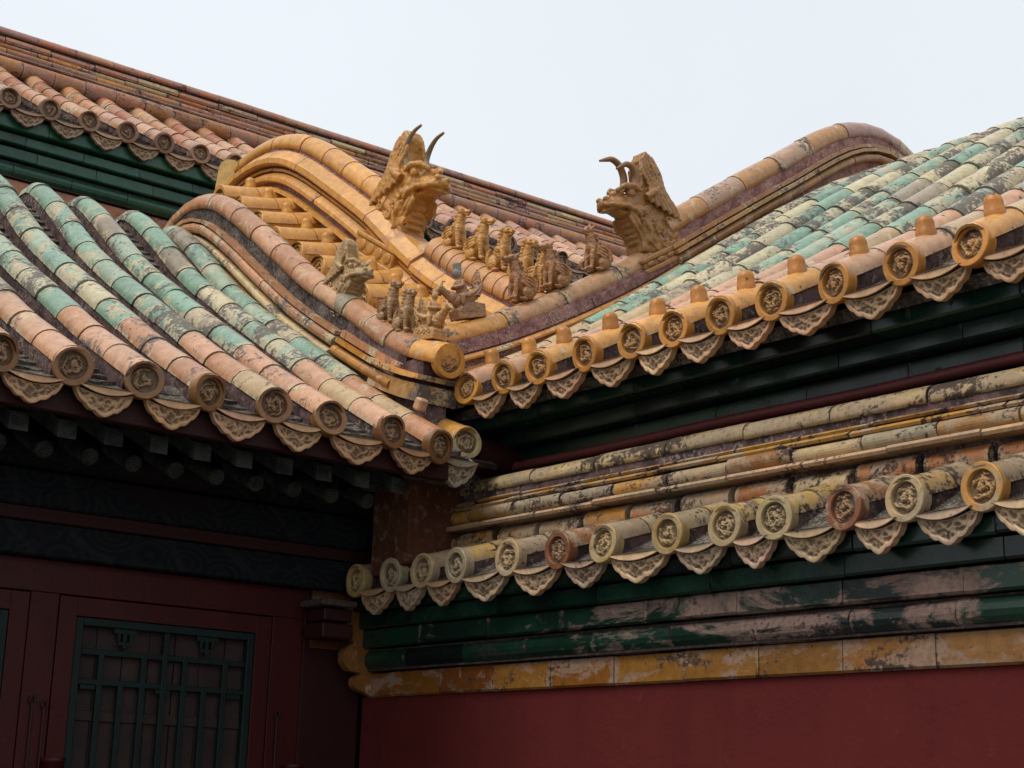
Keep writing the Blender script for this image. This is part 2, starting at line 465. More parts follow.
def drip_mesh(seed, W=0.170, H=0.152):
    """scalloped drip plate under the lip of a concave pan tile"""
    mb = MB(); nu, nv = 56, 20; inner = []
    def top(u): return -0.045 * (1 - u * u)
    def bot(u):
        a = abs(u)
        o = -H * (1 - a ** 1.9) ** 0.74 - 0.020 * math.exp(-(a / 0.12) ** 1.2)
        return min(o - 0.011 * abs(math.sin(a * math.pi * 3.0 + .3)), top(u) - 0.014)
    grid = []
    for j in range(nv + 1):
        row = []
        for i in range(nu + 1):
            u = -1 + 2 * i / nu; t = j / nv; z = lerp(top(u), bot(u), t)
            edge = min(t * abs(top(u) - bot(u)) / 0.02 + 1, (1 - t) * abs(top(u) - bot(u)) / 0.022, (1 - abs(u)) / 0.10)
            rim = 1.0 if edge < 1 else max(0, 1 - (edge - 1) * 3)
            x = u * W
            wav = math.exp(-((z + .078 + .020 * math.sin(u * 12 + seed * 3) - .05 * u * u) / .010) ** 2) + 1.1 * max(0, 1 - 3.2 * abs(noise.noise(Vector((u * 5.5 + seed, z * 34, seed * 7))))) ** 1.3
            nn = noise.noise(Vector((u * 6, z * 38, seed * 3)))
            h = rim * 0.013 + (1 - rim) * (0.010 * min(1.2, wav) + 0.003 * nn)
            inner.append(rim < .5)
            row.append(mb.vert((x, -h + 0.012 * u * u * 2, z), (1 if rim > .5 else max(.05, min(1, (h - .001) / .008)), 0, 0)))  # rim keeps full colour, hollows of the pattern go darker
        grid.append(row)
    for j in range(nv):
        for i in range(nu): mb.face((grid[j][i], grid[j + 1][i], grid[j + 1][i + 1], grid[j][i + 1]), 1 if inner[j * (nu + 1) + i] and inner[(j + 1) * (nu + 1) + i + 1] else 0, True)
    # edge and back
    per = grid[0] + [r[-1] for r in grid[1:]] + list(reversed(grid[-1][:-1])) + [r[0] for r in reversed(grid[1:-1])]
    back = [mb.vert((mb.v[i][0], 0.030 + 0.012 * (mb.v[i][0] / W) ** 2 * 2, mb.v[i][2])) for i in per]
    for k in range(len(per)): mb.face((per[k], per[(k + 1) % len(per)], back[(k + 1) % len(per)], back[k]))
    mb.face(back)
    # pan tile lip: thick concave tongue running back under the roof
    rings = []
    for (y, dz, f) in ((-0.030, 0.0, .97), (-0.034, 0.003, .94), (0.02, 0.012, 1), (0.30, 0.13, 1)):
        ring = []
        for i in range(15):
            u = -1 + 2 * i / 14; ring.append((u * W * 0.9, y + 0.010 * u * u, 0.006 * (1 - u * u) + dz - (.034 * (1 - u * u) + .01 if y > 0 else 0)))
        for i in range(14, -1, -1):
            u = -1 + 2 * i / 14; ring.append((u * W * 0.9, y + 0.010 * u * u, (top(u) * f + 0.002) + dz))
        rings.append(ring)
    rings = [rings[1], rings[0]] + rings[2:]
    mb.rings(rings[:2], smooth=False, caps=False); mb.face([mb.vert(p) for p in rings[0]]); mb.rings(rings[1:], 2, smooth=False, caps=False)
    o = mb.build('drip_tile', ['tile_obj', 'relief', 'moss']); me = o.data; bpy.data.objects.remove(o); return me


def cap_mesh(r=0.050, h=0.095):
    mb = MB(); n = 16
    prof = [(r * 1.08, -0.03), (r * 1.08, 0.008), (r, 0.014), (r * 0.98, h * .55), (r * 0.85, h * .82), (r * 0.5, h * .96), (0.001, h)]
    mb.rings([[(a * math.cos(2 * math.pi * k / n), a * math.sin(2 * math.pi * k / n), z) for k in range(n)] for (a, z) in prof])
    o = mb.build('nail_cap', 'tile_obj'); me = o.data; bpy.data.objects.remove(o); return me


DISC = [disc_mesh(s) for s in (0.3, 1.7, 3.1, 4.4, 5.9)]
DRIP = [drip_mesh(s) for s in (0.4, 1.9, 3.3, 4.7)]
CAP = cap_mesh()


def swap(me, m):
    c = me.copy(); c.materials[0] = M[m]; c.materials[1] = M['relief_old']; return c


DISC_OLD = [swap(m, 'oldglaze_obj') for m in DISC]; DRIP_OLD = [swap(m, 'oldglaze_obj') for m in DRIP]


def roof(root, xs, path, tintf, tl=0.40, r=0.10, disc_tint=None, drip_tint=None, tilt=R(14), caps_at=None, cap_tint=AMBER, old=False, drip_dz=-0.085, skirt=0.10, mat='tile', pan_x=None, discs=True, half=0.2, wob=0.005, scale=1.0, row_off=None):
    """rows of cover tiles, discs, drip tiles and the pan-tile bed, in the root's local frame"""
    D, G = (DISC_OLD, DRIP_OLD) if old else (DISC, DRIP)
    p0, n0 = path.frame(0.0)
    for i, x in enumerate(xs):
        oy, oz = row_off(i) if row_off else (0, 0)
        mb = MB(); mortar_core(mb, x, path, 0.03, path.len, r * 0.91, skirt)
        l = 0.0; k = 0
        while l < path.len - 0.05:
            L = tl * (1 if l else 0.92) + random.uniform(-.008, .008); l1 = min(path.len, l + L)
            tile_tube(mb, x, path, l, l1 - 0.007, r * 1.03, r * 0.97, tintf(i, k, l), wob=wob, m=0)
            l = l1; k += 1
        row = mb.build('tile_row', [mat, 'mortar'], root, loc=(0, oy, oz))
        if discs:
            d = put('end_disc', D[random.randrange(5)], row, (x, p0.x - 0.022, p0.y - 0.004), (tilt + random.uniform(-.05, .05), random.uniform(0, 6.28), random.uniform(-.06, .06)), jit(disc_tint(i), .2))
            d.scale = (scale, 1, scale)
        if caps_at is not None:
            p, n = path.frame(caps_at)
            put('nail_cap', CAP, row, (x, p.x + n.x * r * .97, p.y + n.y * r * .97), (R(8), random.uniform(-.06, .06), 0), jit(cap_tint, .2))
    xx = sorted(xs)
    if discs:
        for i, (a, b) in enumerate(zip(xx, xx[1:])):
            if b - a > 0.6: continue
            oy, oz = row_off(xs.index(a)) if row_off else (0, 0)
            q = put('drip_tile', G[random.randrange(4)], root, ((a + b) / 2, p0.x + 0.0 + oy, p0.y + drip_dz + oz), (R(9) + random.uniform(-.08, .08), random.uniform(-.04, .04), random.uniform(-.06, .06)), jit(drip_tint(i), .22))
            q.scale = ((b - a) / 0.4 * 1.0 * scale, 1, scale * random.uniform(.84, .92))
    # pan tiles: stepped concave courses
    mb = MB(); px = pan_x or (xx[0] - half, xx[-1] + half)
    edges = [px[0]] + xx + [px[1]]
    ns = int(path.len / 0.13)
    for a, b in zip(edges, edges[1:]):
        for k in range(ns):
            l0, l1 = k * path.len / ns, (k + 1) * path.len / ns + 0.01
            rings = []
            for (l, up) in ((l0, 0.022), (l1, 0.0)):
                p, n = path.frame(l); ring = []
                for q in range(7):
                    u = -1 + q / 3; x = lerp(a, b, (u + 1) / 2)
                    h = -skirt * .85 - 0.025 * (1 - u * u) + up + random.uniform(-.006, .010)
                    ring.append((x, p.x + n.x * h, p.y + n.y * h))
                rings.append(ring)
            p, n = path.frame(l0)
            rings.insert(0, [(q[0], q[1] - n.x * 0.03, q[2] - n.y * 0.03) for q in rings[0]])
            mb.rings(rings, closed=False, caps=False, smooth=False)
    # underside so the roof has thickness
    rings = []
    for k in range(13):
        p, n = path.frame(0.06 + (path.len - 0.06) * k / 12)
        rings.append([(px[0], p.x - n.x * .15, p.y - n.y * .15), (px[1], p.x - n.x * .15, p.y - n.y * .15), (px[1], p.x - n.x * .22, p.y - n.y * .22), (px[0], p.x - n.x * .22, p.y - n.y * .22)])
    mb.rings(rings, smooth=False)
    mb.build('pan_tiles', 'moss', root)


def sweep_along_x(mb, x0, x1, sec, m=0, seg=0.5, tintf=None, gap=0.006, smooth=False, off=None, wob=0.003):
    """extrude a (y, z) section in blocks along x"""
    x = x0 - random.uniform(0, seg * .6); i = 0
    while x < x1:
        a, b = max(x, x0), min(x + seg - gap, x1); x += seg; i += 1
        if b - a < 0.02: continue
        t = tintf(i) if tintf else (.5, .5, .5); dy, dz = random.uniform(-wob, wob), random.uniform(-wob, wob)
        xs_ = (a, a + .03, (a + b) / 2, b - .03, b) if b - a > .12 else (a, b)
        ea, eb = random.uniform(.02, .16), random.uniform(.02, .16)
        wv = (lambda q, v: (*t[:3], (ea, .02, random.uniform(-.04, .06), .02, eb)[q])) if len(xs_) == 5 else t
        mb.rings([[(xx, y + dy, z + dz) for (y, z) in sec] for xx in xs_], m, wv, closed=True, caps=True, smooth=smooth)


def rsec(y, z, r, a0=-100, a1=100, n=9, back=None):
    """half-round moulding bulging towards -y"""
    pts = [(y - r * math.cos(R(lerp(a0, a1, k / n))), z + r * math.sin(R(lerp(a0, a1, k / n)))) for k in range(n + 1)]
    return pts


def ridge(mb, x, path, sides, cap_r=0.085, cap_h=0.4, tint_cap=None, tl=0.36, l0=0.0, l1=None, body=None, mats=(0, 1), cap_m=0):
    """ridge built over a roof: stacked mouldings 'sides' = [(w, h0, h1, kind, tintf, mat)], crowned by cover tiles"""
    l1 = l1 or path.len
    if body:
        rings = []
        n = max(3, int((l1 - l0) / 0.12))
        for k in range(n + 1):
            p, nn = path.frame(lerp(l0, l1, k / n)); j = random.uniform(-.006, .006)
            rings.append([(x + u, p.x + nn.x * h, p.y + nn.y * h) for (u, h) in ((body[0] + j, body[1]), (body[0] + j, body[2]), (-body[0] - j, body[2]), (-body[0] - j, body[1]))])
        mb.rings(rings, body[3], (.5, .5, .5), closed=True, caps=True, smooth=False)
    for (wd, h0, h1, kind, tf, m) in sides:
        l = l0; i = 0
        while l < l1 - 0.02:
            L = tl + random.uniform(-.02, .02); e = min(l + L, l1); i += 1
            rings = []; dj = random.uniform(-.004, .004)
            for k in range(4):
                p, nn = path.frame(lerp(l, e - 0.006, k / 3))
                if kind == 'round':
                    hm, hr = (h0 + h1) / 2, (h1 - h0) / 2
                    sec = [(wd - hr + hr * math.cos(R(a)), hm + hr * math.sin(R(a))) for a in range(-90, 91, 30)]
                elif kind == 'slope':
                    q_ = h1 - h0; sec = [(wd - q_ * .12, h0), (wd, h0 + q_ * .10), (wd, h0 + q_ * .42), (wd - q_ * .08, h0 + q_ * .50), (wd - q_ * .55, h1)]
                elif kind == 'cove':
                    sec = [(wd - (h1 - h0) * .7, h0), (wd - (h1 - h0) * .5, h0 + (h1 - h0) * .5), (wd - .01, h0 + (h1 - h0) * .8), (wd, h1)]
                else:
                    sec = [(wd, h0), (wd, h1)]
                full = sec + [(-u, h) for (u, h) in reversed(sec)]
                rings.append([(x + u + (dj if u > 0 else -dj), p.x + nn.x * h, p.y + nn.y * h) for (u, h) in full])
            tc = tf(i); ee = random.uniform(0, .14)
            mb.rings(rings, m, lambda q, v: (*tc[:3], (ee, 0, 0, ee)[q] + ee * .3 * (v % 2)), closed=True, caps=True, smooth=False)
            l = e
    if tint_cap:
        l = l0; i = 0
        while l < l1 - 0.05:
            L = tl + random.uniform(-.02, .02); e = min(l + L, l1); i += 1; rings = []
            t = tint_cap(i, l); dj = random.uniform(-.004, .004)
            for k in range(5):
                f = k / 4; r = cap_r * lerp(1.03, 0.98, f)
                p, nn = path.frame(lerp(l, e - 0.007, f))
                rings.append([(x + dj + r * math.cos(R(a)), p.x + nn.x * (cap_h + r * math.sin(R(a))), p.y + nn.y * (cap_h + r * math.sin(R(a)))) for a in range(-20, 201, 20)])
            ee = random.uniform(0, .14)
            mb.rings(rings, cap_m, lambda q, v: (*t[:3], (ee, 0, 0, 0, ee)[q]), closed=True, caps=True, smooth=True)
            l = e


def cornice(root, x0, x1, layers, name='cornice'):
    """layers = [(part name, mat, y_front, z0, z1, round?, tintf, block length)]"""
    for (pn, mt, yf, z0, z1, rnd, tf, seg) in layers:
        mb = MB()
        if rnd:
            r = (z1 - z0) / 2
            s = [(yf + r - r * math.cos(R(a)), (z0 + z1) / 2 + r * math.sin(R(a))) for a in range(-90, 91, 22)] + [(yf + 0.5, z1), (yf + 0.5, z0)]
        else:
            c = 0.012
            s = [(yf + c, z0), (yf, z0 + c), (yf, z1 - c * .5), (yf + c * .5, z1), (yf + 0.5, z1), (yf + 0.5, z0)]
        sweep_along_x(mb, x0, x1, s, 0, seg, tf, smooth=False)
        mb.box(x0, x1, yf + 0.03, yf + 0.45, z0 + .004, z1 - .004, 1)
        mb.build(pn, [mt, 'seam'], root)


# ------------------------------------------------------------------ ground
mb = MB(); mb.box(-150, 150, -150, 150, -0.3, 0.0, 0)
meta(mb.build('ground', 'paving'), kind='structure')


# =================================================================== LEFT GALLERY (roof A)
A = empty('gallery_building', (4.3, 9.5, 0), 0, 'gallery with a green and orange tiled roof above the green lattice window at lower left', 'building')
PA = Path([(8.17, 3.80), (8.9, 4.17), (9.4, 4.46), (10.0, 4.80), (10.6, 5.15), (11.04, 5.43), (11.4, 5.70), (11.8, 6.0), (12.03, 6.15), (12.22, 6.22), (12.42, 6.16), (12.6, 6.0), (13.1, 5.65)])
# children of A keep world numbers through an offset root matrix
def adopt(root):
    inv = root.matrix_world.inverted()
    return inv


def reroot(root):
    """children were written in the frame of the world (rotated by the root's rz); shift them by the root location"""
    bpy.context.view_layer.update()
    inv = Matrix.Rotation(-root.rotation_euler.z, 4, 'Z') @ Matrix.Translation(-Vector(root.location))
    rot = Matrix.Rotation(root.rotation_euler.z, 4, 'Z')
    off = (Matrix.Rotation(-root.rotation_euler.z, 4, 'Z') @ (-Vector(root.location)))
    for ch in root.children: ch.location = Vector(ch.location) + off


def tA(i, k, l):
    x = random.random()
    if l < 1.05 + 0.12 * math.sin(i * 2.1): return jit(SALMON if x < .6 else (SALMON2 if x < .85 else TAN), .1)
    ag = random.choice((0.02, .05, .08, .12, .16))
    if x < .58: return aged(jit(JADE, .14), ag)
    if x < .78: return aged(jit(JADE2, .12), ag)
    if x < .87: return aged(jit(PALE, .1), ag)
    return aged(jit(ASH, .15), ag)


xsA = [1.82, 2.22, 2.63, 3.04, 3.44, 3.86, 4.27, 4.69, 5.08, 5.53, 5.90]
roof(A, xsA, PA, tA, row_off=lambda i: (0, (0, 0, 0, 0, 0, 0, 0, 0, -.01, -.02, -.06)[i]), tl=0.42, r=0.103, disc_tint=lambda i: UMBER, drip_tint=lambda i: (0.50, 0.28, 0.145), drip_dz=-0.095)
mb = MB()
RIDGE_A = Path([(8.95, 4.24), (9.4, 4.47), (10.0, 4.80), (10.45, 5.07), (10.95, 5.42), (11.4, 5.74), (11.8, 6.0), (12.1, 6.13), (12.4, 6.13), (12.7, 5.95), (12.95, 5.65), (13.05, 5.35)], 8)
up_l = 0.86
tr = lambda c, a=.14: (lambda i, *q: jit(c, a))
XA = 6.17
lowA = [(0.20, -0.05, -0.015, 'flat', tr(AMBER2), 0), (0.18, 0.03, 0.10, 'round', tr(AMBER2, .25), 0), (0.165, 0.125, 0.155, 'flat', tr(AMBER2), 0), (0.13, 0.17, 0.22, 'flat', tr(SALMON2), 0)]
ridge(mb, XA, RIDGE_A, lowA, body=(0.10, -0.16, 0.30, 2), tl=0.40, l0=0, l1=up_l)
hiA = [(0.21, -0.07, -0.03, 'flat', tr(SALMON2), 0), (0.19, -0.01, 0.055, 'round', tr(TAN, .25), 0), (0.18, 0.075, 0.16, 'round', tr(SALMON2, .2), 0), (0.165, 0.17, 0.20, 'flat', tr(SALMON2), 0)]
ridge(mb, XA, RIDGE_A, hiA, body=(0.088, -0.16, 0.33, 1), tl=0.44, l0=up_l + .02)
mb.build('ridge_moulding', ['tile', 'pebble', 'mortar'], A)
mb = MB()
ridge(mb, XA, RIDGE_A, [], cap_r=0.108, cap_h=0.34, tint_cap=lambda i, l: jit(SALMON if random.random() < .6 else SALMON2, .1), tl=0.42, l0=up_l + .22)
mb.build('ridge_cover_tiles', ['tile'], A)
# the lower run of the ridge flattens out towards the corner
LOWA = Path([(8.47, 4.41), (8.8, 4.52), (9.15, 4.68), (9.5, 4.90), (9.8, 5.08)], 8)
mb = MB()
ridge(mb, XA, LOWA, [], cap_r=0.112, cap_h=0.0, tint_cap=lambda i, l: jit(AMBER if l < .3 else (SALMON2 if l < 1.2 else ASH), .1), tl=0.34)
mb.build('ridge_cover_tiles', ['tile'], A)
d = put('end_disc', DISC[1], A, (XA, 8.455, 4.405), (R(6), .5, 0), AMBER2); d.scale = (1.06, 1, 1.06)
mb = MB()
ridge(mb, XA, LOWA, [(0.19, -0.165, -0.13, 'flat', tr(AMBER), 0), (0.165, -0.31, -0.195, 'flat', tr((0.36, 0.20, 0.07)), 0)], tl=.62, l0=0.04, l1=.66)
mb.box(XA - .10, XA + .10, 8.62, 9.2, 3.85, 4.45, 2)
mb.build('ridge_base_block', ['tile', 'pinkmortar', 'mortar'], A)
# corner tiles over the valley
mb = MB()
PV = Path([(8.42, 3.87), (8.8, 4.03), (9.2, 4.25)])
tile_tube(mb, 6.29, PV, 0, 0.36, 0.1, 0.097, AMBER); tile_tube(mb, 6.29, PV, 0.37, 0.75, 0.1, 0.097, ASH); mortar_core(mb, 6.29, PV, 0.02, .75, .09, .2)
row = mb.build('tile_row', ['tile', 'mortar'], A)
put('end_disc', DISC[2], row, (6.29, 8.40, 3.866), (R(10), 2, 0), (0.42, 0.32, 0.17))
p, n = PA.frame(.30)
capo = MB(); capo.box(-.036, .036, -.036, .036, -.02, .065, 0, SALMON, .012, .002)
capo.build('nail_cap', 'tile', A, loc=(5.925, p.x, p.y + .105), rot=(R(25), 0, .1))
put('drip_tile', DRIP[0], A, (6.13, 8.28, 3.70), (R(9), 0, 0.0), (0.34, 0.28, 0.2))
mb = MB(); mb.box(5.95, 6.75, 8.62, 9.4, 3.62, 4.0, 0); mb.build('valley_mortar', 'moss', A)

# eaves, rafters, beams and facade of the gallery
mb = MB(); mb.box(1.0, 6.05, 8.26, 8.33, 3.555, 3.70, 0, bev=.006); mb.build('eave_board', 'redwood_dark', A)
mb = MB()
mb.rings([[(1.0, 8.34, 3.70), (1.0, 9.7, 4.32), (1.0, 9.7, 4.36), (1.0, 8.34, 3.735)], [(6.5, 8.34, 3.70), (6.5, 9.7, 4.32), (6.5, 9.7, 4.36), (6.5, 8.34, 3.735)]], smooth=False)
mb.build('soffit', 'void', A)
for k in range(15):
    x = 1.90 + 0.279 * k
    mb = MB(); q = []
    for (y, z) in ((0, 0), (0.95, 0.42)):
        q.append([(-.055, y, z - .05), (.055, y, z - .05), (.055, y, z + .05), (-.055, y, z + .05)])
    mb.rings(q, smooth=False)
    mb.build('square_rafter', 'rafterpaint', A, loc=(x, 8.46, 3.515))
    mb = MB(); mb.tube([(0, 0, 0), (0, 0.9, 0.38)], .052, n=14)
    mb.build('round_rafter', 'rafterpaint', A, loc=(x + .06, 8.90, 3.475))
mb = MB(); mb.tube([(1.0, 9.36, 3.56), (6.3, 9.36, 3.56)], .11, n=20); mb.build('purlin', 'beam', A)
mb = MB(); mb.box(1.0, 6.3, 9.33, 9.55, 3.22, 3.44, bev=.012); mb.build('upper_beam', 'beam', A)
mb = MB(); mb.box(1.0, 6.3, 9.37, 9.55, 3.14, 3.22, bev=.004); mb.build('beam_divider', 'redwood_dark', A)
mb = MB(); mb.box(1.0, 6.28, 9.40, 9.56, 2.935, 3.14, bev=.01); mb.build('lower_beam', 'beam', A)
mb = MB()
mb.box(1.0, 5.80, 9.497, 9.60, 2.735, 2.932, bev=.004)          # head rail
mb.box(5.565, 5.80, 9.496, 9.62, 0.0, 2.735, bev=.004)
for x in (3.888, 2.18):
    mb.box(x, x + .18, 9.495, 9.62, 0, 2.735, bev=.004)
mb.box(1.0, 5.8, 9.60, 9.66, 0, 2.85)
mb.build('wall_frame', 'redwood', A)
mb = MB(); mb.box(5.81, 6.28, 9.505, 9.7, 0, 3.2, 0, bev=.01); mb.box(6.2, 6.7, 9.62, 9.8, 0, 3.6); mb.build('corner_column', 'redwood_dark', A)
mb = MB(); mb.box(5.86, 6.3, 9.47, 9.9, 2.55, 3.9); mb.build('corner_post_head', 'peelred', A)
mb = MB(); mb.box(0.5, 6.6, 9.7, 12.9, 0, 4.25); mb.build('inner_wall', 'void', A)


def window(root, x0, x1, z0, z1, y):
    """sash with green lattice: outer red leaf, green frame, lattice bars, backing"""
    mb = MB(); f = 0.115
    for (a, b, c, d_) in ((x0 - f, x0, z0 - f, z1 + f), (x1, x1 + f, z0 - f, z1 + f), (x0, x1, z1, z1 + f), (x0, x1, z0 - f, z0)):
        mb.box(a, b, y - .012, y + .05, c, d_, 0, bev=.003)
    leaf = mb.build('window_leaf', 'redwood', root)
    mb = MB(); g = 0.052
    for (a, b, c, d_) in ((x0 + .003, x0 + g, z0, z1 - .003), (x1 - g, x1 - .003, z0, z1 - .003), (x0 + g, x1 - g, z1 - g, z1 - .003), (x0 + g, x1 - g, z0, z0 + g)):
        mb.box(a, b, y - .004, y + .05, c, d_, 0, bev=.004)
    W = x1 - x0 - 2 * g; X = lambda u: x0 + g + u * W; b_ = 0.0175
    T = z1 - g; h1 = T - .155; h2 = T - .335; h3 = T - .95
    def vb(u, za, zb): mb.box(X(u) - b_, X(u) + b_, y + .008, y + .034, za, zb, 0, bev=.003)
    def hb(z, ua=0, ub=1): mb.box(X(ua), X(ub), y + .010, y + .032, z - b_, z + b_, 0, bev=.003)
    for z in (h1, h2, h3, h3 - .18): hb(z)
    vb(.5, h3 - .9, T)
    for u in (.125, .375, .625, .875): vb(u, h3 - .9, h1)
    for u in (.25, .75): vb(u, h3, h2)
    for u in (.25, .75):
        mb.box(X(u) - .075, X(u) + .075, y + .012, y + .03, T - .03, T, 0)
        mb.box(X(u) - .05, X(u) - .03, y + .012, y + .03, T - .075, T - .03, 0); mb.box(X(u) + .03, X(u) + .05, y + .012, y + .03, T - .075, T - .03, 0)
        mb.box(X(u) - .012, X(u) + .012, y + .012, y + .03, T - .12, T - .03, 0)
        mb.box(X(u) - .045, X(u) + .045, y + .013, y + .029, T - .10, T - .082, 0)
    for u in (0, .5, 1):
        uu = min(max(u, .06), .94)
        mb.box(X(uu) - .05, X(uu) + .05, y + .013, y + .03, h2 - .045, h2 - .02, 0)
    mb.build('lattice', 'greenwood', leaf)
    mb = MB()
    for k in range(7): mb.box(lerp(x0, x1, k / 7), lerp(x0, x1, (k + 1) / 7) - .006, y + .06 + .004 * (k % 2), y + .075, z0 - .02, z1 + .02, 0, bev=.002)
    mb.box(x0, x1, y + .045, y + .058, z1 - .62, z1 - .56, 0, bev=.003)
    mb.box(x0, x1, y + .08, y + .09, z0, z1); mb.build('backing', 'paper', leaf)


window(A, 4.19, 5.44, 0.95, 2.612, 9.505)
window(A, 2.49, 3.765, 0.95, 2.612, 9.505)
for (x, z) in ((3.955, 2.075), (4.03, 2.05), (5.63, 2.085)):
    mb = MB(); mb.tube([(x, 9.478, z), (x, 9.478, 1.45)], .0065, n=8)
    mb.tube([(x + .018 * math.cos(a * math.pi / 5), 9.478, z + .02 + .022 * math.sin(a * math.pi / 5)) for a in range(11)], .006, n=6)
    mb.box(x - .010, x + .010, 9.478, 9.50, z - .02, z, 0)
    mb.build('hook_rod', 'iron', A)
for (x, z) in ((4.10, 1.765), (5.745, 1.785)):
    mb = MB(); n = 20
    mb.rings([[(x + r * math.cos(2 * math.pi * k / n), 9.43 + r * math.sin(2 * math.pi * k / n), zz) for k in range(n)] for (r, zz) in ((.062, 1.2), (.062, z - .03), (.07, z - .028), (.07, z - .004), (.064, z))])
    mb.build('red_post', 'redwood', A)  # red wooden post with a slightly wider top
reroot(A)

# =================================================================== COURTYARD WALL (tiled cap) - local x = -world Y, local y = world X
Wl = empty('courtyard_wall', (6.45, 5.0, 0), -math.pi / 2, 'red wall at lower right with its own weathered yellow tile cap and ridge', 'wall')
X0, X1 = -9.38, -1.0
PW = Path([(6.03, 3.0), (6.15, 3.036), (6.3, 3.083), (6.65, 3.20)])


def tW(i, k, l): return jit(random.choice([(0.40, 0.26, 0.11), (0.34, 0.26, 0.16), (0.42, 0.27, 0.09), (0.32, 0.24, 0.15)]) if i not in (5, 10) else (0.30, 0.13, 0.06), .12)


xsW = [-v for v in (9.22, 8.81, 8.46, 8.10, 7.59, 7.13, 6.74, 6.23, 5.81, 5.47, 5.03, 4.67, 4.25)] + [-3.84 + .41 * k for k in range(7)]
def dW(i):
    if i in (5, 10): return (0.18, 0.065, 0.03)
    return (0.44, 0.21, 0.05) if i >= 12 else random.choice([(0.38, 0.27, 0.13), (0.36, 0.28, 0.17), (0.42, 0.27, 0.10)])
roof(Wl, xsW, PW, tW, tl=0.30, r=0.096, old=True, disc_tint=dW, drip_tint=lambda i: random.choice([(0.52, 0.33, 0.19), (0.48, 0.28, 0.15), (0.50, 0.34, 0.22)]), drip_dz=-0.085, tilt=R(4), scale=1.0, mat='oldgold', half=.1, skirt=.10, pan_x=(X0, X1))
WA = lambda i: jit(random.choice([(0.36, 0.20, 0.05), (0.42, 0.22, 0.05), (0.30, 0.15, 0.05)]), .15)
yel = lambda i: jit(random.choice([(0.20, 0.075, 0.012), (0.16, 0.05, 0.010), (0.22, 0.095, 0.018)]), .15)
grn = lambda i: jit(random.choice([DGREEN, DGREEN2, (0.004, 0.010, 0.008)]), .2)
layersW = [('eave_board', 'green', 6.10, 2.80, 2.885, False, grn, .8), ('green_course', 'green', 6.15, 2.69, 2.795, False, grn, .9),
           ('green_course', 'greenpeel', 6.19, 2.565, 2.685, False, grn, .7), ('green_roll', 'greenpeel', 6.21, 2.41, 2.56, True, grn, .62),
           ('yellow_course', 'ochre', 6.27, 2.245, 2.405, False, yel, .55)]
cornice(Wl, X0, X1, layersW)
mb = MB()
sweep_along_x(mb, X0 + .1, X1, rsec(6.50, 3.235, .072, -90, 90) + [(6.7, 3.307), (6.7, 3.163)], 0, .42, lambda i: jit(random.choice([RUST, TAN, (0.36, 0.22, 0.12), AMBER2]), .15), gap=.05, smooth=True, wob=.008)
mb.build('longitudinal_tiles', 'oldgold', Wl)
mb = MB(); X0r = -8.85
sweep_along_x(mb, X0r, X1, [(6.39, 3.322), (6.38, 3.338), (6.39, 3.354), (6.72, 3.368), (6.72, 3.32)], 0, .55, lambda i: jit((0.44, 0.27, 0.15), .12), wob=.006)
sweep_along_x(mb, X0r, X1, rsec(6.47, 3.412, .045, -80, 80) + [(6.72, 3.455), (6.72, 3.37)], 0, .47, lambda i: jit(random.choice([TAN, ASH, WA(0)]), .2), wob=.008, gap=.014)
sweep_along_x(mb, X0r, X1, [(6.45, 3.460), (6.44, 3.473), (6.465, 3.492), (6.72, 3.492), (6.72, 3.460)], 0, .47, WA, wob=.006, gap=.014)
sweep_along_x(mb, X0r, X1, [(6.475, 3.497), (6.465, 3.508), (6.48, 3.520), (6.72, 3.520), (6.72, 3.497)], 0, .47, WA, wob=.005, gap=.014)
mb.box(X0r + .02, X1, 6.50, 6.64, 3.28, 3.62, 1)
mb.build('ridge_moulding', ['oldgold', 'mortar'], Wl)
mb = MB()
sweep_along_x(mb, X0r, X1, [(6.57 - .09 * math.cos(R(a)), 3.60 + .075 * math.sin(R(a))) for a in range(-25, 206, 18)], 0, .62, lambda i: jit(random.choice([TAN, (0.42, 0.30, 0.19), (0.36, 0.26, 0.12)]), .12), smooth=True, wob=.006, gap=.012)
mb.build('ridge_cover_tiles', 'oldgold', Wl)
mb = MB(); mb.box(-9.494, X1, 6.30, 6.62, 0, 2.25); mb.box(X0 + .02, X1, 6.42, 6.68, 2.2, 3.02); mb.build('wall_body', 'redwall', Wl)
# curled end brackets of the cornice
for (xo, pts) in ((X0 - .05, None),):
    mb = MB()
    prof = [(6.24, 2.27), (6.15, 2.30), (6.14, 2.36), (6.19, 2.40), (6.10, 2.41), (6.045, 2.47), (6.05, 2.55), (6.12, 2.60), (6.06, 2.62), (6.035, 2.68), (6.06, 2.74), (6.00, 2.76), (5.97, 2.84), (6.4, 2.86), (6.4, 2.27)]
    q = Path(prof + [prof[0]], 3).p[:-1]
    mb.rings([[(xo, a.x, a.y) for a in q], [(xo + .07, a.x, a.y) for a in q]], 0, (0.20, 0.085, 0.02), smooth=False)
    mb.build('end_bracket', 'gold', Wl)
reroot(Wl)
# pale slab and rusty corbel next to the wall end
cb = empty('corner_corbel', (5.93, 9.36, 0), 0, 'rusty corbel with a pale slab on top beside the end of the wall cap', 'corbel')
mb = MB(); mb.box(5.78, 6.02, 9.22, 9.46, 2.60, 2.70, bev=.01); mb.box(5.80, 6.02, 9.24, 9.46, 2.715, 2.80, bev=.01); mb.build('corbel_block', 'redwood_dark', cb)
mb = MB(); mb.box(5.74, 6.01, 9.18, 9.46, 2.81, 2.85, bev=.006); mb.build('slab', 'paleslab', cb)
reroot(cb)

